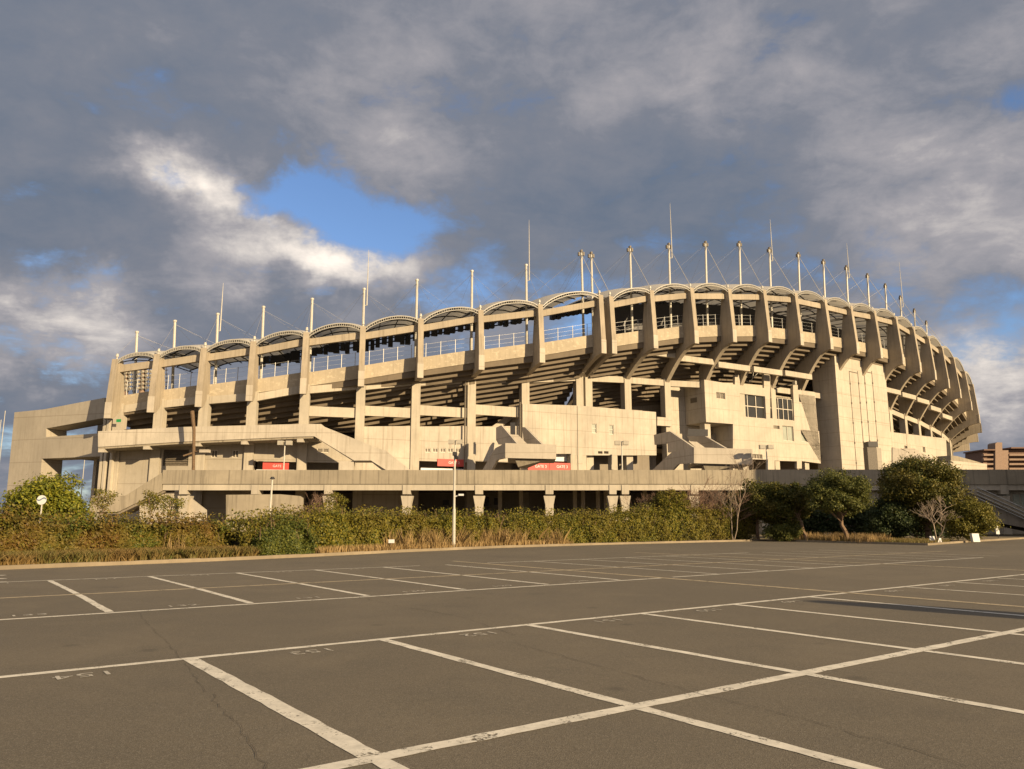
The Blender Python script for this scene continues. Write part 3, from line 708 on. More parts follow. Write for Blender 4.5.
m = MB(); m.panel(ps, loop(ps, [(318, 432), (371, 455.5), (386, 459.5), (408, 474), (392, 478), (371, 461.5), (354, 461.5), (316, 437.5)], .3), [], 2.0, .31); m.build('stair_flight', M['beam'], st)
# tall wall behind that stair (bay 5) closes the recess and a lit kiosk below
m = MB(); m.panel(ps, rect(ps, 338, 460.8, 353.6, 475), [], 1.6, .35); m.build('kiosk', M['nose'], stad)

# red gate banners
def banner(pl, u0, v0, u1, v1, off, s, parent):
    r_ = rect(pl, u0, v0, u1, v1, off); o = fill(pl, r_, off, M['red'], 'gate_banner', parent, .08)
    (a0, z0), (a1, _), (_, z1), _ = r_
    c = pl.pt(a0 + (a1 - a0) * .6, (z0 + z1) / 2, off - .012); x, n = pl.t3, pl.n3
    mt = Matrix(((x.x, 0, -n.x, c.x), (x.y, 0, -n.y, c.y), (0, 1, 0, c.z), (0, 0, 0, 1)))
    textmesh('banner_lettering', s, (z1 - z0) * .5, M['white'], mt, .004, o); return o
plg = cplane(3, 4, .25); banner(plg, 262.5, 462.9, 289, 469.3, .15, 'GATE 1', stad)
fill(plg, rect(plg, 256, 469.8, 297, 471.2), .2, M['white'], 'gate_rail', stad)
plg = cplane(6, 7, .25); banner(plg, 437.5, 459.6, 465, 466, -.12, 'GATE 2', stad)
fill(plg, rect(plg, 421, 469.0, 465, 470.2), .1, M['white'], 'gate_rail', stad)

# large blank wall right of the second stair (bays 8-12)
pw = VP(CF(8) - NI[8] * .55, CF(12) - NI[12] * .45)
out = loop(pw, [(522.5, 403.8), (578, 405.5), (656, 412), (656.5, 455.3), (571, 455.3), (571, 453.8), (556, 453.8), (522.5, 453.8)])
hol = [rect(pw, 592, 423.8, 596.6, 433), rect(pw, 609.2, 425, 613.6, 434.3), rect(pw, 598, 451.3, 602.5, 453.6), rect(pw, 604, 451.3, 608.5, 453.6)]
m = MB(); m.panel(pw, out, hol, .5); wall = m.build('facade_wall', M['conc'], stad)
for r_ in hol[:2]: window(pw, r_, wall, 'glass_pale', 1, 2, rec=.2)
for r_ in hol[2:]: louvres(pw, r_, wall, 4)
# its left return and drain pipes
a0, z0 = pw.sz(522.5, 453.8); a1, z1 = pw.sz(522.5, 403.8)
m = MB(); p = pw.pt(a0, 0, .5); m.prism([pw.pt(a0, z0, .5), pw.pt(a0 + .45, z0, .5), pw.pt(a0 + .45, z0, 6), pw.pt(a0, z0, 6)], (0, 0, z1 - z0)); m.build('return_wall', M['conc'], wall)
m = MB(); a, _ = pw.sz(579.5, 430); zt_ = pw.sz(579.5, 406)[1]
m.prism([pw.pt(a - .35, floor_z, -.1), pw.pt(a + .35, floor_z, -.1), pw.pt(a + .35, floor_z, -.002), pw.pt(a - .35, floor_z, -.002)], (0, 0, zt_ - floor_z)); m.build('joint_cover', M['nose'], wall)
for u in (520.2, 465.5):
    q = VP(CF(7) - NI[7] * .3, CF(8) - NI[8] * .3); a, z = q.sz(u, 402 if u > 500 else 372); m = MB(); m.tube(q.pt(a, floor_z), q.pt(a, z), .12, n=6); m.build('drain_pipe', M['louvre'], stad)
for u0, u1 in ((571, 586.5), (612, 617.5)):
    m = MB(); m.panel(pw, rect(pw, u0, 455.3, u1, 478), [], 1.0, .03); m.build('column', M['beam'], stad)
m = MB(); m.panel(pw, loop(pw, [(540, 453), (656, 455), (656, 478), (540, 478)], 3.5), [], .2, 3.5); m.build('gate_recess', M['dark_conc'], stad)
m = MB(); m.panel(pw, rect(pw, 553, 454, 570, 461, 1.2), [], .2, 1.2); m.build('gate_screen', M['white'], stad)
banner(pw, 528, 462.8, 549.3, 470.2, -1.0, 'GATE 3', stad); banner(pw, 549.7, 463.2, 570.3, 470.4, -1.0, 'GATE 3', stad)

# dog-leg stairs: a sloping flight from the left, a jutting landing, and the upper flight behind it
def dogleg(Yf, land, flight, upper, under, wing, door, pf_, pu_, pw_):
    PF, PU, PW_ = [VP(W(a, 450, b).xy, W(c, 450, d).xy) for a, b, c, d in (pf_, pu_, pw_)]
    f = VP((-60, Yf), (60, Yf))
    s = None
    m = MB(); m.panel(f, loop(f, land), [], .3); s = m.build('landing_parapet', M['nose'], stad)
    ld = land; uL, uR = ld[0][0], ld[1][0]; vT, vB = ld[0][1], ld[2][1]
    a0, zt_ = f.sz(uL, vT); a1, zb_ = f.sz(uR, vB)
    m = MB(); m.prism([f.pt(a0 + .31, zb_ + .02, .31), f.pt(a1 - .02, zb_ + .02, .31), f.pt(a1 - .02, zb_ - .15, 5.0), f.pt(a0 + .31, zb_ - .15, 5.0)], (0, 0, .45))
    m.prism([f.pt(a0 + 1.6, zb_ - .9, .9), f.pt(a0 + 2.6, zb_ - .9, 2.5), f.pt(a1 - 1.2, zb_ - .05, .5), f.pt(a0 + 1.2, zb_ - .05, .5)], (0, .9, -.05)); m.build('landing_slab', M['deck'], s)
    m = MB(); m.panel(PF, loop(PF, flight), [], .3); m.build('flight_panel', M['conc'], s)
    m = MB(); m.panel(PU, loop(PU, upper), [], .3); m.build('flight_panel', M['conc'], s)
    m = MB(); m.panel(PW_, loop(PW_, wing), [], .3); m.build('flight_panel', M['conc'], s)
    m = MB(); m.panel(f, loop(f, under, 4.3), [], 1.85, 4.31); m.build('stair_flight', M['nose'], s)
    m = MB(); m.panel(f, loop(f, door, 7.2), [], .2, 7.2); m.build('stair_door', M['steel_dark'], s)
    return s
dogleg(93.2, [(505.2, 443.0), (556.2, 444.6), (556.2, 459.0), (505.2, 457.9)],
       [(482.5, 469.8), (495.2, 448.2), (505.2, 443), (505.2, 457.9), (497, 459.8), (491.5, 469.8)],
       [(496, 427.6), (501.2, 425.2), (517, 443.8), (505, 444.5), (498.5, 444.5), (496, 440)],
       [(510.5, 434.4), (518, 434.8), (527, 443.5), (516.5, 443.5)], [(522, 427), (525, 427.3), (541.5, 444), (524, 444)],
       [(510.3, 422.5), (515.3, 422.5), (515.3, 434.5), (510.3, 434.5)],
       (505.15, 93.25, 482.5, 99.5), (517, 95.5, 496, 101), (541.5, 97.5, 522, 103))
dogleg(96.2, [(694, 447.2), (752.5, 449.2), (752.5, 464.7), (694, 463.2)],
       [(652.5, 469.9), (668.2, 455.3), (672, 452), (694, 447.2), (694, 463.2), (678, 464), (672.5, 469.9)],
       [(653.8, 434.8), (669.8, 431.3), (694, 447.8), (668, 452.5), (667.5, 443.5), (654.5, 444.8)],
       [(688.5, 441.2), (697, 441.8), (705, 447.5), (695.5, 447.2)], [(687, 436), (700.5, 433.6), (725.5, 448.2), (702, 448.2), (690, 441)],
       [(688, 428.6), (708, 429.4), (708, 436), (688, 436)],
       (693.9, 96.25, 652.5, 107), (694, 98.6, 653.8, 109), (725.5, 101, 687, 111))

# bridge beam between the blank wall and the box
pq = VP(CF(12) - NI[12] * .4, CF(14) - NI[14] * .4)
m = MB(); m.panel(pq, loop(pq, [(657.3, 416.8), (672, 418), (672, 426.4), (657.3, 425.4)]), [], .6); m.build('ring_beam', M['nose'], stad)

# box building bays 13-16
px_ = VP(CF(14) - NI[14] * .12, CF(14) - NI[14] * .12 + TG[14] * 10)
L14 = lambda pts: loop(px_, pts)
H = [rect(px_, 716.5, 393, 725, 398.4), rect(px_, 741, 396.3, 765, 416.4), rect(px_, 799.2, 396.2, 815.3, 402), rect(px_, 783.2, 426.5, 793.2, 440.5), rect(px_, 801.5, 431.2, 819, 441.5), rect(px_, 773.5, 425.8, 779.4, 428.6), rect(px_, 770.3, 399.3, 793, 418.4), rect(px_, 752, 454.5, 762.3, 458.6)]
upper = L14([(704.2, 379.6), (735, 384.6), (735, 375), (740, 375), (740, 385.3), (764, 388), (764, 372), (770.2, 374), (770.2, 399.3), (793, 399.3), (793, 385), (797.8, 385), (797.8, 389.8), (814.5, 392), (821, 463.5), (801.8, 461), (801.8, 468.5), (797, 468.5), (797, 461.3), (774.7, 460.6), (774.7, 470), (768, 470), (768, 459.6), (752.5, 459.3), (752.5, 454), (733, 450), (733, 424), (706.2, 422)])
# the window under the high opening is cut by its own frame, so it is not a hole here
H2 = [h for k, h in enumerate(H) if k != 6]
up2 = [q for q in upper]
i0 = upper.index(px_.sz(770.2, 399.3)); 
r6 = rect(px_, 770.3, 399.3, 793, 418.4)
up2 = upper[:i0] + [r6[0], r6[1]] + upper[i0 + 2:]
m = MB(); m.panel(px_, up2, H2, .5); box = m.build('office_block_wall', M['nose'], stad)
window(px_, H[0], box, 'louvre', 2, 1); window(px_, H[1], box, 'glass', 3, 2, bar=.12, rec=.4); window(px_, H[2], box, 'louvre', 4, 1); window(px_, H[3], box, 'glass_pale', 2, 1); window(px_, H[4], box, 'glass_pale', 3, 1, bar=.1)
louvres(px_, H[5], box, 3); window(px_, r6, box, 'glass', 5, 2, bar=.11, rec=.35); window(px_, H[7], box, 'louvre', 4, 1)
a, z1 = px_.sz(704.2, 379.6); _, z0 = px_.sz(706.2, 422)
def side(a, z0, z1, d, holes=()):
    sp = VP(px_.pt(a, 0).xy, px_.pt(a, 0, 10).xy); return sp
m = MB(); m.prism([px_.pt(a, z0, .5), px_.pt(a + .4, z0, .5), px_.pt(a + .4, z0, 4.6), px_.pt(a, z0, 4.6)], (0, 0, z1 - z0)); lf = m.build('side_wall', M['conc'], box)
m = MB(); zc = px_.sz(690, 396)[1]; m.prism([px_.pt(a - .03, zc - .5, 1.8), px_.pt(a + .02, zc - .5, 1.8), px_.pt(a + .02, zc - .5, 3.3), px_.pt(a - .03, zc - .5, 3.3)], (0, 0, .8)); m.build('louvre', M['louvre'], lf)
aR = px_.sz(733, 424)[0]; aE = px_.sz(816, 400)[0]
m = MB(); m.prism([px_.pt(a + .41, z0, .5), px_.pt(aR + .4, z0, .5), px_.pt(aR + .4, z0, 4.6), px_.pt(a + .41, z0, 4.6)], (0, 0, .4)); m.build('overhang_slab', M['conc'], box)
zd = floor_z
m = MB(); m.prism([px_.pt(aR + .02, zd, .5), px_.pt(aR + .4, zd, .5), px_.pt(aR + .4, zd, 5), px_.pt(aR + .02, zd, 5)], (0, 0, z0 - zd)); m.build('side_wall', M['conc'], box)
m = MB(); m.prism([px_.pt(a - 3, zd, 4.7), px_.pt(aR + .02, zd, 4.7), px_.pt(aR + .02, zd, 5), px_.pt(a - 3, zd, 5)], (0, 0, z1 - zd)); m.build('rear_wall', M['conc'], box)
m = MB(); m.prism([px_.pt(a + .4, z1 - 1.0, .5), px_.pt(aE, z1 - 1.6, .5), px_.pt(aE, z1 - 1.6, 7), px_.pt(a + .4, z1 - 1.0, 7)], (0, 0, .3)); m.build('office_roof', M['deck'], box)
m = MB(); m.panel(px_, [(aR + .45, zd), (aE + 1, zd), (aE + 1, z0 + 3), (aR + .45, z0 + 3)], [], .2, 4.2); m.build('gate_recess', M['dark_conc'], box)
# hoop and folded vane seen in the upper opening, and the lamp arm
m = MB(); c = px_.at(748.5, 376.5, 1.2); 
for k in range(14):
    w0, w1 = [math.pi * (1.02 + .96 * q / 14) for q in (k, k + 1)]
    m.tube(c + Vector((math.cos(w0) * .85, 0, 1.0 + math.sin(w0) * 2.0)), c + Vector((math.cos(w1) * .85, 0, 1.0 + math.sin(w1) * 2.0)), .06, n=5)
m.tube(c + Vector((.6, 0, -.4)), c + Vector((1.6, 0, .6)), .06, n=5); m.build('steel_hoop', M['steel_white'], stad)
m = MB(); p0 = px_.at(777, 387.5, -.3); p1 = px_.at(794.5, 382.8, -2.8); m.tube(p0, p1, .13, .1); m.tube(px_.at(777, 387.5, -.3), px_.at(776, 388, 1.5), .13)
arm = m.build('lamp_arm', M['steel_dark'], stad); m = MB(); m.obox(p1.xy, TG[14], NI[14], .2, .3, p1.z - .35, p1.z + .3); m.build('arm_lamp', M['lampglass'], arm)
# stair tower
def FR(q, r_):
    i = int(q); u = q - i; a = FX[i].lerp(FX[i + 1], u); n = NI[i].lerp(NI[i + 1], u).normalized(); return a + n * r_
pt_ = VP(W(842, 465.7, 134.8).xy, W(894, 463.7, 145.8).xy)
aL = pt_.sz(842, 465)[0]; aRt = pt_.sz(893.5, 463)[0]
m = MB(); tz = pt_.sz(836, 357.5)[1]; tz2 = pt_.sz(886, 366)[1]
aLt = aL + .15; 
q = [pt_.pt(aL, zd), pt_.pt(aRt, zd), pt_.pt(aRt - .2, tz2 + 1.2), pt_.pt(aLt, tz + 1.2)]
m.prism(q, pt_.n3 * 4.6); tw = m.build('stair_tower', M['nose'], stad)
for u0, u1 in ((849, 857.5), (863.8, 871.5)):
    m = MB(); rr = []
    for u in (u0, u1):
        a_ = pt_.sz(u, 371)[0]; zt_ = pt_.sz(u, 371)[1]; m.panel(pt_, [(a_ - .07, zd + 1), (a_ + .07, zd + 1), (a_ + .07, zt_), (a_ - .07, zt_)], [], .06, -.05); rr.append((a_, zt_))
        for k in range(5):
            z = zt_ - 2.5 - k * 3.6; m.panel(pt_, [(a_ - .14, z), (a_ + .14, z), (a_ + .14, z + .35), (a_ - .14, z + .35)], [], .1, -.1)
    m.panel(pt_, [(rr[0][0] + .08, rr[0][1] - .14), (rr[1][0] - .08, rr[0][1] - .14), (rr[1][0] - .08, rr[0][1]), (rr[0][0] + .08, rr[0][1])], [], .06, -.05)
    m.build('cable_duct', M['louvre'], tw)
for z in (11.2, 15.4, 19.6, 23.8):
    m = MB(); m.panel(pt_, [(aL - .005, z), (aRt + .0, z), (aRt, z + .06), (aL - .005, z + .06)], [], .012, -.012); m.build('pour_joint', M['deck'], tw)
# wall right of the tower
pr = VP(CF(19) - NI[19] * .4, CF(23) - NI[23] * .4)
H = [rect(pr, 904.7, 446, 907.3, 450.5), rect(pr, 922, 447, 925, 452)]
m = MB(); m.panel(pr, loop(pr, [(889, 431.8), (946, 438.5), (947.5, 466), (891, 466)]), H, .5); wr = m.build('facade_wall', M['nose'], stad)
for h in H: window(pr, h, wr, 'louvre', 1, 1)
pd = VP((-60, 113), (60, 113))
m = MB(); m.panel(pd, loop(pd, [(892.5, 447.3), (900, 449), (925, 458), (925, 470), (892.5, 470)]), [], .3); s4 = m.build('stair_parapet', M['conc'], stad)
m = MB(); m.panel(pd, loop(pd, [(901, 448.5), (914, 448.3), (935, 460), (926, 460)], 2), [], .3, 2); m.build('flight_panel', M['conc'], s4)
pe = VP(W(951, 465, 112).xy, W(987, 465, 118).xy)
m = MB(); m.panel(pe, loop(pe, [(950.5, 460.6), (987, 463.8), (987, 474), (950.5, 474)]), [], .3); s5 = m.build('landing_parapet', M['nose'], stad)
m = MB(); m.panel(pe, loop(pe, [(950.8, 455.5), (957, 456), (982, 463), (951, 461)], 2.5), [], 2.0, 2.5); m.build('stair_flight', M['deck'], s5)

# ------------------------------------------------------------------ gateway wing on the left
wing = thing('gateway_wing', 'two storey open concrete gateway block at the left end of the stadium', 'building', (-60, 103, 0))
pg = VP(W(104, 440, 97.5).xy, W(14, 440, 102).xy)
if pg.t.x > 0: pass
outer = loop(pg, [(100.5, 398.5), (44, 409.3), (14.5, 412.3), (4.5, 512), (101.5, 512), (103, 456.5)])
hs = [loop(pg, [(46.2, 428.4), (100.8, 418.5), (100.8, 433), (46.2, 437)]), loop(pg, [(41.5, 458.6), (102.2, 456.3), (100.4, 511), (37, 511)])]
outer = loop(pg, [(104.5, 397.7), (44, 409.3), (14.5, 412.3), (4.5, 514), (104.5, 514)])
hs = [loop(pg, [(46.2, 428.4), (103.2, 418), (103.2, 433), (46.2, 437)]), loop(pg, [(41.8, 458.6), (102.6, 456.3), (102.4, 512), (37.5, 512)])]
m = MB(); m.panel(pg, outer, hs, 3.2); m.build('portal_frame', M['wing'], wing)
aa, zz = pg.sz(47, 437); ab, _ = pg.sz(78, 437); zb1 = pg.sz(60, 424)[1]
b2 = pg.sz(80, 437)[0]
m = MB(); m.panel(pg, [(aa - 2, zz - .4), (b2, zz - .4), (b2, zb1 + 1.5), (aa - 2, zb1 + 1.5)], [], .3, 6.0); m.build('rear_wall', M['dark_conc'], wing)
c0 = pg.sz(42, 470)[0]; c1 = pg.sz(75, 470)[0]; zs = pg.sz(60, 458)[1]
m = MB(); m.panel(pg, [(c0 - 3, 0), (c1, 0), (c1, zs + 2), (c0 - 3, zs + 2)], [], .3, 7.0); m.panel(pg, [(c1 - .02, 0), (c1 + .5, 0), (c1 + .5, zs + 2), (c1 - .02, zs + 2)], [], 4.0, 3.3); m.build('rear_wall', M['wing'], wing)
m = MB(); m.panel(pg, [(c0 - 2, zs + .1), (c1, zs + .1), (c1, zs + .6), (c0 - 2, zs + .6)], [], 3.6, 3.3); m.build('floor_slab', M['dark_conc'], wing)
pv = VP(W(103, 440, 95.8).xy, W(113, 440, 95.6).xy)
for u in (104.6, 108.2, 112.0):
    m = MB(); a, z = pv.sz(u, 420 if u < 110 else 447); m.panel(pv, [(a - .16, 0), (a + .16, 0), (a + .16, z), (a - .16, z)], [], .5); m.build('fin', M['beam'], wing)
fill(pv, rect(pv, 118.2, 419.5, 123, 422.5), -.4, M['green'], 'exit_sign', wing)

# ------------------------------------------------------------------ raised walkway in front
walk = thing('raised_walkway', 'long stained concrete walkway on stout columns running before the stadium', 'walkway', (0, 88, 0))
YD = 88.0; pk = VP((-70, YD), (90, YD))
def K2(u, v): return pk.sz(u, v)
zt_ = K2(500, 470)[1]; zp = K2(500, 484)[1]; zl_ = K2(500, 490.2)[1]
aS = K2(162, 480)[0]; aE = 150
segs = [(162, 328), (328, 478), (478, 627), (627, 752)]
for u0, u1 in segs:
    a0, a1 = K2(u0, 480)[0] + .015, K2(u1, 480)[0] - .015; m = MB(); m.panel(pk, [(a0, zp), (a1, zp), (a1, zt_), (a0, zt_)], [], .25); m.build('parapet', M['deck'], walk)
a0 = K2(752, 480)[0]; m = MB(); m.panel(pk, [(a0 + .02, zp - .05), (aE, zp - .05), (aE, zt_ + .05), (a0 + .02, zt_ + .05)], [], .25); m.build('parapet', M['deck'], walk)
m = MB(); m.panel(pk, [(aS + .1, zl_), (aE, zl_), (aE, zp - .06), (aS + .1, zp - .06)], [], .6, .12); m.build('edge_beam', M['beam'], walk)
m = MB(); m.box(aS - 70, 80, YD + .3, YD + 24, floor_z - .7, floor_z); m.build('deck_slab', M['dark_conc'], walk)
for u in (183, 255, 328, 406.5, 479, 549.5, 613, 625.5, 695, 765, 845, 925, 1005):
    a, _ = K2(u, 490); wd = .58 if u not in (613, 625.5) else .54
    m = MB(); m.panel(pk, [(a - wd + .14, zl_ - .45), (a + wd - .14, zl_ - .45), (a + wd - .12, zp - .1), (a - wd + .12, zp - .1)], [], 1.6, .04)
    cap = m.build('column', M['beam'], walk)
    m = MB(); m.panel(pk, [(a - wd * .78, 0), (a + wd * .78, 0), (a + wd * .8, 3.3), (a + wd * 1.15, zl_ - .62), (a - wd * 1.15, zl_ - .62), (a - wd * .8, 3.3)], [], 1.3, .25); m.build('column_shaft', M['beam'], cap)
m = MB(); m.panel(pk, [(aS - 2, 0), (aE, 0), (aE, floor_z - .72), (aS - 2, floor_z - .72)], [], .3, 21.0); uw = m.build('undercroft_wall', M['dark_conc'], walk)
for u0, u1, v0, v1 in ((372, 376, 501, 504), (443, 449, 500, 505), (484, 489, 497, 506), (494, 499, 498, 505), (366, 370, 500, 504)):
    fill(pk, rect(pk, u0, v0, u1, v1, 20.9), 20.9, M['steel_dark'], 'vent_window', uw)
for u in (500, 521, 575, 583, 598, 606, 645, 700): a = pk.sz(u, 495, 12)[0]; m = MB(); m.panel(pk, [(a - .25, 0), (a + .25, 0), (a + .25, floor_z - .73), (a - .25, floor_z - .73)], [], .5, 12); m.build('inner_post', M['beam'], walk)
# stair that comes down to the left
m = MB(); m.panel(pk, loop(pk, [(161.8, 472.8), (161.8, 491), (152, 496), (132, 505), (118, 512), (88, 512), (92, 495.6), (125, 495.6), (128, 494)]), [], .3); sl = m.build('stair_parapet', M['deck'], walk)
m = MB(); m.panel(pk, loop(pk, [(162, 486), (127, 503.5), (95, 503.5), (95, 514), (118, 514), (164, 492)]), [], 2.6, .32); m.build('stair_flight', M['dark_conc'], sl)
m = MB(); m.panel(pk, loop(pk, [(166, 492), (186, 492), (192, 499), (206, 510), (206, 526), (140, 526), (140, 506)], 1), [], .4, .9); m.build('stair_wall', M['nose'], sl)
# lower wall band and pilasters under the right half
m = MB(); a0 = K2(770, 490)[0]; m.panel(pk, [(a0, 0), (aE, 0), (aE, zl_ - .02), (a0, zl_ - .02)], [], .3, 1.0); m.build('lower_wall', M['wing'], walk)
for u0, u1 in ((1003, 1009), (1014, 1019), (1022, 1029)): fill(pk, rect(pk, u0, 494.5, u1, 506, .95), .95, M['glass_pale'], 'white_panel', walk)

low = MB(); pw2 = VP(W(226, 500, 82).xy, W(303, 500, 83).xy)
low.panel(pw2, loop(pw2, [(226, 494.8), (280, 494.3), (300, 496), (303, 498), (303, 520), (226, 520)]), [], .5)
tag(low.build('garden_wall', M['deck']), 'low weathered concrete wall behind the hedge below the walkway', 'wall')

# ramp stair on the far right
rmp = thing('ramp_stair', 'dark concrete stair ramp with rails descending beside the walkway', 'stairs', (52, 79, 0))
py_ = VP((-60, 79), (90, 79))
def RL(pts, off=0.0): return loop(py_, pts, off)
m = MB(); m.panel(py_, RL([(977, 488.3), (1060, 525.5), (1060, 534.5), (983.5, 498.8), (970, 493)]), [], .3); m.build('stair_side', M['deck'], rmp)
m = MB(); m.panel(py_, RL([(978, 499), (1055, 533), (1070, 537), (990, 521), (968, 521), (960, 499)], .35), [], 3.0, .35); m.build('stair_body', M['dark_conc'], rmp)
m = MB()
for dv in (-1.2, 3.0, 6.4, 9.6): p0 = py_.at(977, 488.3 + dv, -.1); p1 = py_.at(1060, 525.5 + dv * .98, -.1); m.tube(p0, p1, .055, n=5)
m.build('stair_rail', M['fence'], rmp)

# vent stack on the walkway
pf = VP((-60, 108), (60, 108)); m = MB(); m.panel(pf, rect(pf, 869, 447, 876.5, 470), [], 1.3); vsx = m.build('vent_stack', M['louvre']); tag(vsx, 'dark square vent stack with capped top before the tall tower', 'vent')
m = MB(); m.panel(pf, rect(pf, 868.3, 441.5, 877.3, 446.9), [], 1.5, -.1); m.build('stack_cap', M['steel_dark'], vsx)
m = MB(); m.panel(pf, rect(pf, 876.6, 448, 881, 470, .2), [], 1.0, .2); m.build('stack_lit_side', M['nose'], vsx)  # sunlit right side of the stack, its light put into pale colour

# ------------------------------------------------------------------ lamps and poles
def deck_lamp(u, v, Y=91.5, label=''):
    p = W(u, 470, Y); zt2 = W(u, v, Y).z
    t = thing('walkway_lamp', label, 'lamp', (p.x, p.y, floor_z), 'twin headed lamps on the walkway')
    m = MB(); m.tube((p.x, p.y, floor_z), (p.x, p.y, zt2 + .15), .09, .07); m.build('pole', M['steel_white'], t)
    m = MB(); m.tube((p.x - .75, p.y, zt2 + .1), (p.x + .75, p.y, zt2 + .1), .05); m.build('arm', M['steel_white'], t)
    for s in (-.5, .5):
        m = MB(); m.prism([(p.x + s - .32, p.y - .3, zt2 - .3), (p.x + s + .32, p.y - .3, zt2 - .3), (p.x + s + .32, p.y + .3, zt2 - .3), (p.x + s - .32, p.y + .3, zt2 - .3)], (0, 0, .5)); h = m.build('lamp_head', M['lampglass'], t)
    return t
for (u, v), lb in zip([(283.6, 442.5), (454.8, 441.5), (622.3, 442.5), (767.5, 446.5)], ['twin headed lamp left of the first stair under the balcony', 'twin headed lamp behind the tall white pole', 'twin headed lamp before the big blank wall', 'twin headed lamp before the box with grid windows']):
    deck_lamp(u, v, 91.5 if u < 700 else 94, lb)
b0 = G(453.6, 549.7); t = thing('lamp_pole', 'tall white lamp pole standing in dry grass at the hedge', 'lamp', b0)
zt2 = W(453.6, 453.5, b0.y).z
m = MB(); m.tube(b0, (b0.x, b0.y, 2.2), .095, .085, 10); m.tube((b0.x, b0.y, 2.2), (b0.x, b0.y, zt2), .065, .055, 10); m.build('pole', M['steel_white'], t)
m = MB(); m.obox((b0.x, b0.y), (1, 0), (0, 1), .12, .16, zt2 - .12, zt2 + .08); m.tube((b0.x + .05, b0.y - .1, zt2 - .15), (b0.x + .14, b0.y - .3, zt2 - .28), .09, .1); m.build('lamp_head', M['steel_dark'], t)
m = MB(); zz2 = W(453.6, 495, b0.y).z; m.tube((b0.x, b0.y, zz2 - .1), (b0.x + .3, b0.y, zz2), .03); m.obox((b0.x + .38, b0.y), (1, 0), (0, 1), .14, .1, zz2 - .04, zz2 + .06); m.build('side_lamp', M['white'], t)
p = W(269.5, 510, 62); t = thing('lamp_pole', 'short white lamp pole behind the hedge before the low wall', 'lamp', (p.x, p.y, 0)); zt2 = W(271, 479, 62).z
m = MB(); m.tube((p.x, p.y, 0), (p.x + .1, p.y, zt2), .09, .07); m.build('pole', M['steel_white'], t); m = MB(); m.tube((p.x + .1, p.y, zt2), (p.x + .1, p.y, zt2 + .18), .22, .12); m.build('lamp_head', M['steel_dark'], t)
# weathered floodlight pole at the balcony
p = W(193.5, 470, 90.5); t = thing('floodlight_pole', 'leaning rusty brown pole with a side arm before the balcony', 'pole', (p.x, p.y, floor_z))
q = [W(193.2, 474, 90.5), W(193.8, 450, 90.5), W(194, 430, 90.5), W(192.2, 411, 90.5)]
m = MB(); m.path(q, [.2, .19, .2, .24], 8); m.build('pole', M['rust'], t)
m = MB(); m.tube(W(193.6, 452, 90.5), W(206, 450.5, 90), .1); m.tube(W(193.6, 452.5, 90.5), W(183, 456, 90), .1); m.build('arm', M['rust'], t)
m = MB(); c = W(205, 450.5, 90); m.obox(c.xy, (1, 0), (0, 1), .55, .3, c.z - .25, c.z + .1); m.build('floodlight', M['nose'], t)
# small poles far left
for u, v, Y, lb in ((5.2, 412, 150, 'thin white pole left of the gateway block, taller of two'), (1.0, 421, 150, 'thin white pole at the left edge, shorter of two'), (84.5, 461, 150, 'thin white pole seen through the lower gateway opening')):
    p = W(u, v, Y); m = MB(); m.tube((p.x, p.y, 0), p, .1, .06); m.tube(p, p + Vector((0, 0, .3)), .1, .02); tag(m.build('flagpole', M['steel_white']), lb, 'pole', 'thin white poles beyond the gateway')

# signs
c = W(42.3, 500.0, 33); t = thing('round_sign', 'white round sign with grey band on a post in the hedge', 'sign', (c.x, c.y, 0))
m = MB(); m.tube((c.x, c.y, 0), (c.x, c.y, c.z + .1), .03); m.build('post', M['steel_white'], t)
m = MB(); m.tube((c.x, c.y - .03, c.z), (c.x, c.y - .06, c.z), .2, .2, 24); f = m.build('sign_face', M['white'], t)
m = MB()
for k in range(10):
    a0, a1 = -.2 + .04 * k, -.2 + .04 * (k + 1); yy = lambda x: .035 + .05 * math.sin(x * 15)
    m.add([(c.x + a0, c.y - .065, c.z + yy(a0) - .028), (c.x + a1, c.y - .065, c.z + yy(a1) - .028), (c.x + a1, c.y - .065, c.z + yy(a1) + .028), (c.x + a0, c.y - .065, c.z + yy(a0) + .028)], [(0, 1, 2, 3)])
m.build('sign_band', M['signblue'], f, fix=False)
c = W(391.5, 541.4, 39.6); t = thing('small_sign', 'small blank white board on a stake before the hedge', 'sign', (c.x, c.y, 0))
m = MB(); m.tube((c.x, c.y, 0), (c.x, c.y, c.z), .02); m.build('stake', M['bark'], t); m = MB(); m.box(c.x - .15, c.x + .15, c.y - .03, c.y - .01, c.z - .08, c.z + .1); m.build('board', M['white'], t)
c = G(1013.5, 539.5); t = thing('upright_sign', 'narrow white sign on a post before the dark stair opening', 'sign', (c.x, c.y + 2, 0))
zz2 = W(1013, 530, c.y + 2).z; m = MB(); m.tube((c.x, c.y + 2, 0), (c.x, c.y + 2, zz2), .035); m.build('post', M['steel_dark'], t); m = MB(); m.box(c.x - .17, c.x + .12, c.y + 1.95, c.y + 1.97, zz2 - .35, zz2 + .35); m.build('board', M['white'], t)
c = G(977, 541.6, .1); m = MB(); m.prism([(c.x - .24, c.y, .08), (c.x + .24, c.y, .08), (c.x + .2, c.y + .05, .66), (c.x - .28, c.y + .05, .66)], (0, .3, 0)); tag(m.build('white_box', M['white']), 'plain white box standing on the island edge right of the big tree', 'box')
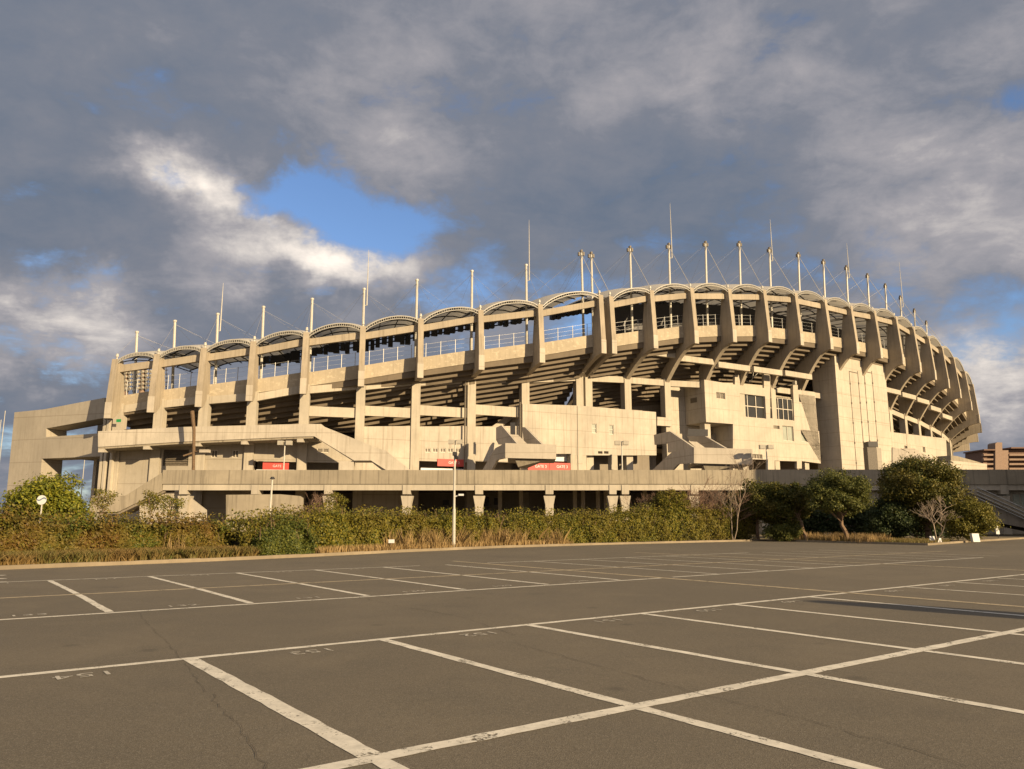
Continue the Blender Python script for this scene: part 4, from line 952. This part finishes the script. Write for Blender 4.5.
for u, v, lb in ((932.2, 535.5, 'white ground marker left of the pale bare tree base, larger'), (939.2, 533.5, 'white ground marker right of the pale bare tree base, smaller')):
    c = W(u, v, 53); s = .2 if u < 935 else .14; m = MB(); m.prism([(c.x - s, c.y, .09), (c.x + s, c.y, .09), (c.x + s * .8, c.y + .04, .12 + s * 2), (c.x - s * .8, c.y + .04, .12 + s * 2)], (0, .06, 0)); tag(m.build('ground_marker', M['white']), lb, 'marker', 'white markers by the bare tree')

# ------------------------------------------------------------------ far apartment block and an unseen block added to shade the walkway
ap = thing('apartment_block', 'far brown brick apartment block with balconies and a stair tower', 'building', tuple(W(1000, 480, 300).xy) + (0,))
pa = VP(W(980, 460, 300).xy, W(1040, 460, 300).xy)
def AL(pts): return loop(pa, pts)
m = MB(); m.panel(pa, AL([(983, 470), (983, 451), (1002, 451), (1002, 470)]), [], 12); m.panel(pa, AL([(1009.6, 470), (1009.6, 449.8), (1050, 448), (1050, 470)]), [], 14, 1); m.build('wall', M['brick'], ap)
m = MB(); m.panel(pa, AL([(992.2, 472), (992.2, 444), (994, 442.8), (999, 443), (999.5, 472)]), [], 5, -2); m.build('stair_tower', M['brick_pale'], ap)
m = MB(); m.panel(pa, AL([(1000, 470), (1000, 450.5), (1006.5, 450.5), (1006.5, 470)]), [], 4, -1.2); m.build('stair_tower', M['brick_pale'], ap)
for k in range(4):
    v = 454.2 + k * 4.6
    for u0, u1 in ((981.5, 991.8), (1007, 1050)):
        m = MB(); m.panel(pa, AL([(u0, v + 1.9), (u1, v + 1.7), (u1, v), (u0, v)]), [], 1.4, -1.5); m.build('balcony', M['brick_pale'], ap)
for u0, u1 in ((981, 992), (1008, 1050)):
    m = MB(); m.panel(pa, AL([(u0, 450.9 - (u0 > 1000) * 2), (u1, 450.9 - (u0 > 1000) * 2.2), (u1, 449.6 - (u0 > 1000) * 2.2), (u0, 449.6 - (u0 > 1000) * 2)]), [], 14, -2); m.build('roof', M['brick'], ap)

nb = thing('shade_block', 'plain grey block added out of view to shade the right of the walkway', 'building', (80, 62, 0))
m = MB(); m.box(56.8, 108, 60, 74, 0, 20); m.build('wall', M['blocker'], nb)
m = MB(); m.box(56.3, 108.5, 59.5, 74.5, 20.0, 20.5); m.build('roof', M['deck'], nb)
for k in range(5):
    for x in range(9):
        m = MB(); m.box(62 + x * 5, 64.6 + x * 5, 59.93, 60.02, 2 + k * 3.7, 3.7 + k * 3.7); m.build('window', M['glass'], nb)
caster = thing('shadow_board', 'tapered grey board added out of view to shadow the car park', 'sign', tuple((G(808, 600.5) + Vector((SUN_AZ.x, SUN_AZ.y, 0)) * 15.7).xy) + (0,))  # unseen board added to throw the long shadow on the asphalt
c = caster.location; m = MB()
s = Vector((-SUN_AZ.y, SUN_AZ.x, 0))
m.prism([c - s * .6, c + s * .6, c + s * .52 + Vector((0, 0, 4.2)), c + s * .1 + Vector((0, 0, 4.8)), c - s * .3 + Vector((0, 0, 4.8)), c - s * .52 + Vector((0, 0, 4.2))], Vector((SUN_AZ.x, SUN_AZ.y, 0)) * .3); m.build('board', M['blocker'], caster)

# ------------------------------------------------------------------ plants
def leaves(name, P, N, size, mtl, parent=None, aspect=.6, jitter=.8):
    """one mesh of small leaf faces at points P roughly facing N"""
    n = len(P); nn = N + RNG.normal(0, jitter, (n, 3)); nn /= np.linalg.norm(nn, axis=1)[:, None] + 1e-9
    t = RNG.normal(0, 1, (n, 3)); t -= nn * np.sum(t * nn, 1)[:, None]; t /= np.linalg.norm(t, axis=1)[:, None] + 1e-9
    b = np.cross(nn, t); s = (size * RNG.uniform(.6, 1.35, n))[:, None]
    V = np.stack([P - t * s, P - b * s * aspect, P + t * s, P + b * s * aspect], 1).reshape(-1, 3)
    me = bpy.data.meshes.new(name); me.vertices.add(4 * n); me.vertices.foreach_set('co', V.astype(np.float32).ravel())
    me.loops.add(4 * n); me.loops.foreach_set('vertex_index', np.arange(4 * n, dtype=np.int32))
    me.polygons.add(n); me.polygons.foreach_set('loop_start', np.arange(0, 4 * n, 4, dtype=np.int32)); me.polygons.foreach_set('loop_total', np.full(n, 4, dtype=np.int32))
    me.update(); me.validate(); me.materials.append(mtl)
    o = bpy.data.objects.new(name, me); COL.objects.link(o)
    if parent is not None: o.parent = parent; o.matrix_parent_inverse = Matrix.Translation(-parent.location)
    return o
def blades(name, base, hgt, wid, mtl, lean=.3):
    n = len(base); ang = RNG.uniform(0, math.pi, n); d = np.stack([np.cos(ang), np.sin(ang), np.zeros(n)], 1)
    h = hgt * RNG.uniform(.5, 1.15, n); ln = RNG.normal(0, lean, (n, 2)) * h[:, None]
    top = base + np.concatenate([ln, h[:, None]], 1); mid = base * .5 + top * .5 + np.concatenate([-ln * .18, 0 * h[:, None]], 1); w_ = wid * RNG.uniform(.6, 1.3, n)[:, None]
    V = np.stack([base - d * w_, base + d * w_, mid + d * w_ * .8, top, mid - d * w_ * .8], 1).reshape(-1, 3)
    me = bpy.data.meshes.new(name); me.vertices.add(5 * n); me.vertices.foreach_set('co', V.astype(np.float32).ravel())
    me.loops.add(5 * n); me.loops.foreach_set('vertex_index', np.arange(5 * n, dtype=np.int32))
    me.polygons.add(n); me.polygons.foreach_set('loop_start', np.arange(0, 5 * n, 5, dtype=np.int32)); me.polygons.foreach_set('loop_total', np.full(n, 5, dtype=np.int32))
    me.update(); me.validate(); me.materials.append(mtl)
    o = bpy.data.objects.new(name, me); COL.objects.link(o); return o
LM = {}
LM['hedge_a'] = leafmat('hedge leaves green to rust', [(0, (.045, .065, .011)), (.4, (.095, .112, .015)), (.75, (.16, .14, .02)), (1, (.19, .12, .026))], [(0, (.09, .055, .014)), (.5, (.165, .095, .022)), (1, (.15, .125, .02))], .5)
LM['hedge_b'] = leafmat('hedge leaves olive', [(0, (.05, .06, .01)), (.4, (.115, .115, .014)), (.8, (.19, .165, .018)), (1, (.24, .18, .026))], [(0, (.09, .075, .014)), (.5, (.17, .125, .022)), (1, (.14, .135, .016))], .45)
LM['bright'] = leafmat('bright broad leaves', [(0, (.07, .09, .01)), (.4, (.16, .17, .015)), (.8, (.24, .22, .02)), (1, (.13, .15, .02))])
LM['green'] = leafmat('clipped green leaves', [(0, (.04, .06, .012)), (.5, (.085, .10, .018)), (1, (.15, .15, .025))])
LM['pine'] = leafmat('dark evergreen leaves', [(0, (.032, .042, .009)), (.5, (.07, .08, .013)), (.85, (.125, .115, .018)), (1, (.165, .13, .025))], [(0, (.07, .065, .012)), (1, (.15, .12, .022))], .7)
LM['round'] = leafmat('dull evergreen leaves', [(0, (.04, .052, .012)), (.5, (.085, .094, .018)), (1, (.15, .14, .03))])
LM['dark'] = leafmat('deep green leaves', [(0, (.022, .036, .012)), (.6, (.04, .058, .018)), (1, (.075, .09, .03))])
LM['yellow'] = leafmat('yellow green leaves', [(0, (.08, .085, .012)), (.5, (.14, .125, .02)), (1, (.19, .16, .025))])
LM['dry'] = leafmat('dry straw blades', [(0, (.30, .20, .085)), (.5, (.44, .31, .14)), (1, (.26, .175, .075))], None, trans=.3)
LM['drygreen'] = leafmat('rough mixed blades', [(0, (.12, .10, .03)), (.5, (.2, .15, .05)), (1, (.10, .11, .025))], [(0, (.26, .17, .06)), (1, (.16, .11, .04))], .6)

class Poly:
    def __init__(s, pts):
        s.p = [Vector((q.x, q.y)) for q in pts]; s.L = [0]
        for a, b in zip(s.p, s.p[1:]): s.L.append(s.L[-1] + (b - a).length)
    def at(s, l):
        for k in range(len(s.p) - 1):
            if l <= s.L[k + 1] or k == len(s.p) - 2:
                t = (s.p[k + 1] - s.p[k]).normalized(); return s.p[k] + t * (l - s.L[k]), t
    def locate(s, u):           # arc length at screen column u of the ground line
        best = min(range(400), key=lambda k: abs(CX + F_PX * s.at(s.L[-1] * k / 399)[0].x / max(.1, s.at(s.L[-1] * k / 399)[0].y) - u)); return s.L[-1] * best / 399
KP = Poly(KL)
def lump(x, y): return .5 * math.sin(x * 1.3 + 1.7 * math.sin(y * .7)) + .3 * math.sin(x * 2.9 + y * 1.1) + .2 * math.sin(x * 5.3 - y * 2.2)
def hedge(name, l0, l1, off, depth, hfun, mtl, label, n, size, core=True, group=None):
    t = thing(name, label, 'hedge', (*KP.at((l0 + l1) / 2)[0], 0), group)
    P = np.zeros((n, 3)); N = np.zeros((n, 3))
    for k in range(n):
        l = random.uniform(l0, l1); c, tg = KP.at(l); nr = Vector((-tg.y, tg.x)); H = hfun(l)
        H *= 1 + .07 * lump(l, 0); D = depth
        # distance to ends rounds the block
        e = min(l - l0, l1 - l); H *= min(1, .55 + e * .6)
        r = random.random(); din = abs(random.gauss(0, .12))
        if r < .52: z = random.uniform(.02, 1) * H; q = off + din + .3 * lump(l * 1.6, z * 2.6) + .2; q += .35 * max(0, z / H - .8); nv = (-nr.x, -nr.y, .25)
        elif r < .9: q = off + random.uniform(0, D); z = H - din - .16 * lump(l * 1.7, q * 2) + (random.random() ** 7) * .6; nv = (-.2 * nr.x, -.2 * nr.y, 1)
        else: z = random.uniform(.1, 1) * H; q = off + random.uniform(.1, D); nv = (-nr.x, -nr.y, .6)
        P[k] = (c.x + nr.x * q, c.y + nr.y * q, z + .1); N[k] = nv
    leaves('foliage', P, N, size, mtl, t)
    nb_t = int((l1 - l0) * 26); B = np.zeros((nb_t, 3))
    for k in range(nb_t):
        l = random.uniform(l0, l1); c, tg = KP.at(l); q = off + random.uniform(.2, depth); B[k] = (c.x - tg.y * q, c.y + tg.x * q, hfun(l) * random.uniform(.55, .95))
    tw = blades('bare_twigs', B, .75, .009, M['twig'], .3); tw.parent = t; tw.matrix_parent_inverse = Matrix.Translation(-t.location)
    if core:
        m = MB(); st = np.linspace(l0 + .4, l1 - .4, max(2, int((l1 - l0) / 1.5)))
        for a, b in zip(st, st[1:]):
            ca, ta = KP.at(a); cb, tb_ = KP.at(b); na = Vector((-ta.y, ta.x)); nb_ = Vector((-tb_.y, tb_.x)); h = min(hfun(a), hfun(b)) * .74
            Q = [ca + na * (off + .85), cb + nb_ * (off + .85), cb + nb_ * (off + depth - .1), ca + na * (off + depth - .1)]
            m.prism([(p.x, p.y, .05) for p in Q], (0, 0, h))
        m.build('branches', M['hedge_core'], t)  # solid near-black core in the foliage, inner shade put into its colour
    return t
lA, lB, lC, lD = KP.locate(-60), KP.locate(272), KP.locate(520), KP.locate(768)
def htop(u_v):                                   # hedge height from the seen skyline
    us = [q[0] for q in u_v]; vs = [q[1] for q in u_v]
    def f(l):
        c, tg = KP.at(l); c = c + Vector((-tg.y, tg.x)) * 2.0; u = CX + F_PX * c.x / c.y; v = float(np.interp(u, us, vs)); return W(u, v, c.y).z - .68
    return f
sky_line = htop([(-100, 504), (0, 505), (60, 507), (120, 511), (170, 512), (250, 509), (280, 506), (330, 503), (380, 506), (430, 508), (470, 508), (520, 508), (560, 509), (620, 506), (660, 501), (720, 503), (768, 511)])
hedge('hedge', lA, lB, 2.4, 2.4, sky_line, LM['hedge_a'], 'rust tinged hedge along the left part of the kerb', 60000, .058)
hedge('hedge', lB - .3, lC, 1.0, 3.0, sky_line, LM['hedge_b'], 'overgrown olive hedge behind dry grass and the tall white pole', 56000, .062)
hedge('hedge', lC - .3, lD, .7, 3.0, sky_line, LM['hedge_b'], 'trimmed green hedge with clean front face below the bare tree', 60000, .06)
lE = KP.locate(330)
hedge('clipped_shrub', lB, lE, .35, 1.2, lambda l: 1.25, LM['green'], 'dense clipped green shrub at the kerb where the rough grass ends', 13000, .05)
# rough low growth on the left, dry grass
def strip(l0, l1, o0, o1, n):
    B = np.zeros((n, 3))
    for k in range(n):
        l = random.uniform(l0, l1); c, tg = KP.at(l); q = random.uniform(o0, o1); B[k] = (c.x - tg.y * q, c.y + tg.x * q, .09)
    return B
tag(blades('rough_grass', strip(lA, lB, .5, 3.0, 30000), .42, .022, LM['drygreen'], .45), 'rough brown green growth before the left hedge', 'grass', kind='stuff')
lF, lG = KP.locate(395), KP.locate(575)
tag(blades('dry_grass', np.concatenate([strip(lE, lF, .2, 1.0, 1200), strip(lF, lG, .15, .9, 2600)]), .36, .016, LM['dry'], .2), 'tall straw coloured dry grass along the kerb', 'grass', kind='stuff')
def clumps(l0, l1, o0, o1, n, per, h):
    out = []
    for k in range(n):
        c0 = strip(l0, l1, o0, o1, 1)[0]; out.append(c0 + np.concatenate([RNG.normal(0, .22, (per, 2)), np.zeros((per, 1))], 1))
    return np.concatenate(out)
tag(blades('tall_dry_grass', np.concatenate([clumps(KP.locate(a_), KP.locate(b_), .4, 1.3, n_, 70, 1.2) for a_, b_, n_ in ((405, 418, 2), (425, 450, 6), (457, 480, 5), (488, 512, 8), (525, 533, 2), (545, 566, 3))]), 1.05, .014, LM['dry'], .38), 'tall tufts of straw grass leaning against the hedge', 'grass', kind='stuff')
lH = KP.locate(200); tag(blades('dry_grass', clumps(lH, lH + .3, 2.1, 2.3, 1, 60, 1.2), 1.0, .012, LM['dry'], .12), 'straw tuft standing before the left hedge', 'grass', kind='stuff')
isl_b = np.stack([np.array((*(isl[0].lerp(isl[2], random.random()) + Vector((.5, .6, 0)) * random.uniform(.3, 9)).xy, .09)) for _ in range(9000)])
tag(blades('dry_grass', isl_b, .26, .016, LM['drygreen'], .35), 'short dry grass covering the tree island', 'grass', kind='stuff')
e = []
for k in range(34):
    c0 = isl[0].lerp(isl[2], random.uniform(.15, .75)) + Vector((.4, .6, 0)) * random.uniform(.5, 3); e.append(np.array((c0.x, c0.y, .09)) + np.concatenate([RNG.normal(0, .25, (70, 2)), np.zeros((70, 1))], 1))
tag(blades('tall_dry_grass', np.concatenate(e), .62, .013, LM['dry'], .2), 'tufts of tan grass along the island edge', 'grass', kind='stuff')

def limb(m, a, b, r0, r1, wob=.12, k=4):
    pts = [a.lerp(b, i / k) for i in range(k + 1)]
    for p in pts[1:-1]: p += Vector((random.gauss(0, wob), random.gauss(0, wob), random.gauss(0, wob * .5)))
    m.path(pts, [r0 + (r1 - r0) * i / k for i in range(k + 1)], 7)
def tree(name, label, base, trunk, lean, cc, rad, nclump, per, size, mtl, bark='bark', tr=.18, cs=.34, floor=None, cat='tree', squash=.8):
    """cc: crown centre, rad: crown radii; crown built of leaf clumps on and inside an ellipsoid"""
    t = thing(name, label, cat, base)
    base = Vector(base); cc = Vector(cc); m = MB(); fork = base + Vector((lean[0], lean[1], trunk))
    limb(m, base, fork, tr, tr * .75, .04)
    cl = []
    for k in range(nclump):
        y = 1 - 2 * (k + .5) / nclump; r_ = math.sqrt(1 - y * y); w_ = k * 2.39996
        d = Vector((math.cos(w_) * r_, math.sin(w_) * r_, y)); s = random.uniform(.55, .93) if k % 4 else random.uniform(.2, .5)
        c = Vector((cc.x + d.x * rad[0] * s, cc.y + d.y * rad[1] * s, cc.z + d.z * rad[2] * s))
        if floor is not None and c.z < floor: c.z = floor + random.uniform(0, .5)
        cl.append((c, random.uniform(.75, 1.25) * cs * min(rad[0], rad[2])))
    for c, r_ in cl[::2]: limb(m, fork.lerp(cc, random.uniform(-.1, .3)), c, tr * .35, .02, .1)
    m.build('trunk', M[bark], t)
    Ps = []; Ns = []
    per = int(per * 1.7); size *= .74
    for c, r_ in cl:
        d = RNG.normal(0, 1, (per, 3)); d /= np.linalg.norm(d, axis=1)[:, None]; q = RNG.uniform(.35, 1, per)[:, None] ** .5
        sc = np.array((1.15, 1.15, squash)) * r_; Ps.append(np.array(c) + d * q * sc * (1 + .25 * RNG.normal(0, 1, (per, 1)))); Ns.append(d + np.array((0, 0, .4)))
    leaves('crown', np.concatenate(Ps), np.concatenate(Ns), size, mtl, t); return t
# round bush left
c = W(49, 493, 42); tree('round_bush', 'rounded bright green bush behind the hedge by the gateway block', (c.x, c.y, .1), .8, (0, 0), (c.x, c.y, 2.15), (2.15, 1.9, 1.85), 60, 330, .1, LM['bright'], tr=.12, cs=.3, cat='bush')
# island trees
c = W(838, 494, 56); tree('round_tree', 'evergreen with a neat rounded crown on a leaning bare trunk', (c.x + .45, c.y, .1), 1.5, (-.35, 0), (c.x - .05, c.y, 3.45), (2.45, 2.2, 1.65), 80, 330, .085, LM['round'], tr=.17, cs=.3, floor=2.3)
c = W(930, 494, 60); tree('broad_tree', 'largest dark evergreen with a broad lumpy crown on the island', (c.x - .4, c.y, .1), 1.3, (0, 0), (c.x - .75, c.y, 3.75), (3.15, 3.0, 2.85), 120, 330, .11, LM['pine'], tr=.26, cs=.24, floor=1.5)
c = W(972, 512, 57); tree('shrub', 'yellow green bushy shrub at the right foot of the broad tree', (c.x, c.y, .1), .5, (0, 0), (c.x - .2, c.y, 1.75), (1.75, 1.6, 1.65), 50, 260, .09, LM['yellow'], tr=.08, cs=.3, cat='shrub')
c = W(890, 515, 60); tree('shrub', 'deep green shrub in the gap between the two island trees', (c.x, c.y, .1), .5, (0, 0), (c.x, c.y, 1.7), (1.9, 1.6, 1.5), 40, 260, .1, LM['dark'], tr=.08, cs=.32, cat='shrub')
c = W(788, 505, 60); tree('broad_tree', 'shaggy olive tree at the hedge end with thin brown trunk', (c.x + .7, c.y - 1.5, .1), 1.4, (-.1, .6), (c.x - .6, c.y, 2.9), (2.5, 2.0, 1.7), 70, 280, .1, LM['pine'], tr=.16, cs=.28, floor=1.2)
c = W(756, 500, 61); tree('broad_tree', 'olive evergreen rising over the hedge end beside the bare tree', (c.x, c.y, .1), 1.5, (0, 0), (c.x, c.y, 3.0), (1.7, 1.6, 1.7), 45, 280, .1, LM['pine'], tr=.14, cs=.32, floor=1.2)
c = W(780, 532, 60); tree('shrub', 'small low green shrub under the shaggy olive tree', (c.x, c.y, .1), .3, (0, 0), (c.x, c.y - 1, .75), (1.6, .9, .65), 26, 220, .08, LM['round'], tr=.05, cs=.5, cat='shrub')
c = W(668, 498, 58); tree('shrub', 'leafy olive shrub breaking over the hedge before the double columns', (c.x, c.y, .1), 1.2, (0, 0), (c.x, c.y, 2.7), (1.7, 1.2, 1.25), 32, 170, .085, LM['hedge_b'], tr=.07, cs=.34, cat='shrub')
for u, lb in ((800, 'dense dark thicket behind the hedge end below the walkway'), (858, 'dense dark thicket behind the round crowned tree'), (915, 'dense dark thicket behind the broad island tree')):
    c = W(u, 515, 66); tree('thicket', lb, (c.x, c.y, .1), .5, (0, 0), (c.x, c.y, 1.6), (3.4, 1.3, 1.6), 40, 200, .13, LM['dark'], tr=.08, cs=.45, cat='thicket')
# wispy shoots over the left hedge
for u, v, lb in ((102, 497, 'thin leafy sapling poking over the hedge left of the walkway stair'), (152, 499, 'wispy sapling poking over the hedge before the walkway stair'), (172, 503, 'small leafy sapling just right of the wispy sapling'), (335, 500, 'brown leaved sapling above the hedge before a walkway column')):
    c = W(u, v, 48 if u < 300 else 50); tree('sapling', lb, (c.x, c.y, .1), 1.6, (0, 0), (c.x, c.y, c.z - .1), (.95, .7, .75), 12, 60, .07, LM['hedge_b'], tr=.03, cs=.38, cat='sapling')

def bare(name, label, base, h, spread, levels, mtl, r0, seed, n0=3):
    random.seed(seed); m = MB()
    def grow(p, d, L, r, lv):
        k = 3; q = p
        for i in range(k):
            d2 = (d + Vector((random.gauss(0, .12), random.gauss(0, .12), random.gauss(0, .06)))).normalized(); q2 = q + d2 * L / k; m.tube(q, q2, r * (1 - .25 * i / k), r * (1 - .25 * (i + 1) / k), 5 if lv > 1 else 4, False); q = q2; d = d2
            if lv > 0 and i > 0 and random.random() < .6: grow(q, (d + Vector((random.gauss(0, spread), random.gauss(0, spread), .15))).normalized(), L * .6, r * .5, lv - 1)
        if lv > 0:
            for _ in range(random.choice((2, 3))): grow(q, (d + Vector((random.gauss(0, spread), random.gauss(0, spread), random.gauss(.1, .2)))).normalized(), L * random.uniform(.6, .8), r * .62, lv - 1)
    t = thing(name, label, 'tree', base); base = Vector(base)
    for k in range(n0): grow(base + Vector((random.gauss(0, .08), random.gauss(0, .08), 0)), Vector((random.gauss(0, .22), random.gauss(0, .2), 1)).normalized(), h * random.uniform(.3, .42), r0, levels)
    m.build('branches', M[mtl], t); return t
c = W(936, 530, 53); bare('bare_tree', 'small pale leafless tree standing before the broad evergreen', (c.x, c.y, .1), 3.2, .6, 4, 'bark_pale', .05, 5, 2)
c = W(733, 520, 59); bare('bare_tree', 'tall thin leafless tree over the hedge before the landing stair', (c.x, c.y, .1), 6.0, .42, 4, 'bark_pale', .042, 9, 2)
for u, sd, lb in ((700, 21, 'leafless brown bush left of the tall thin bare tree'), (716, 22, 'leafless brown bush touching the tall thin bare tree'), (684, 23, 'leafless brown bush beside the leafy olive shrub')):
    c = W(u, 520, 60); bare('bare_bush', lb, (c.x, c.y, .1), 4.6, .5, 4, 'twig', .04, sd, 4)
for u, sd, lb in ((316, 31, 'leafless twiggy bush before the end of the low wall'), (652, 33, 'leafless grey bush under the walkway beside the double columns')):
    c = W(u, 520, 60); bare('bare_bush', lb, (c.x, c.y, .1), 3.6, .5, 4, 'twig', .035, sd, 4)
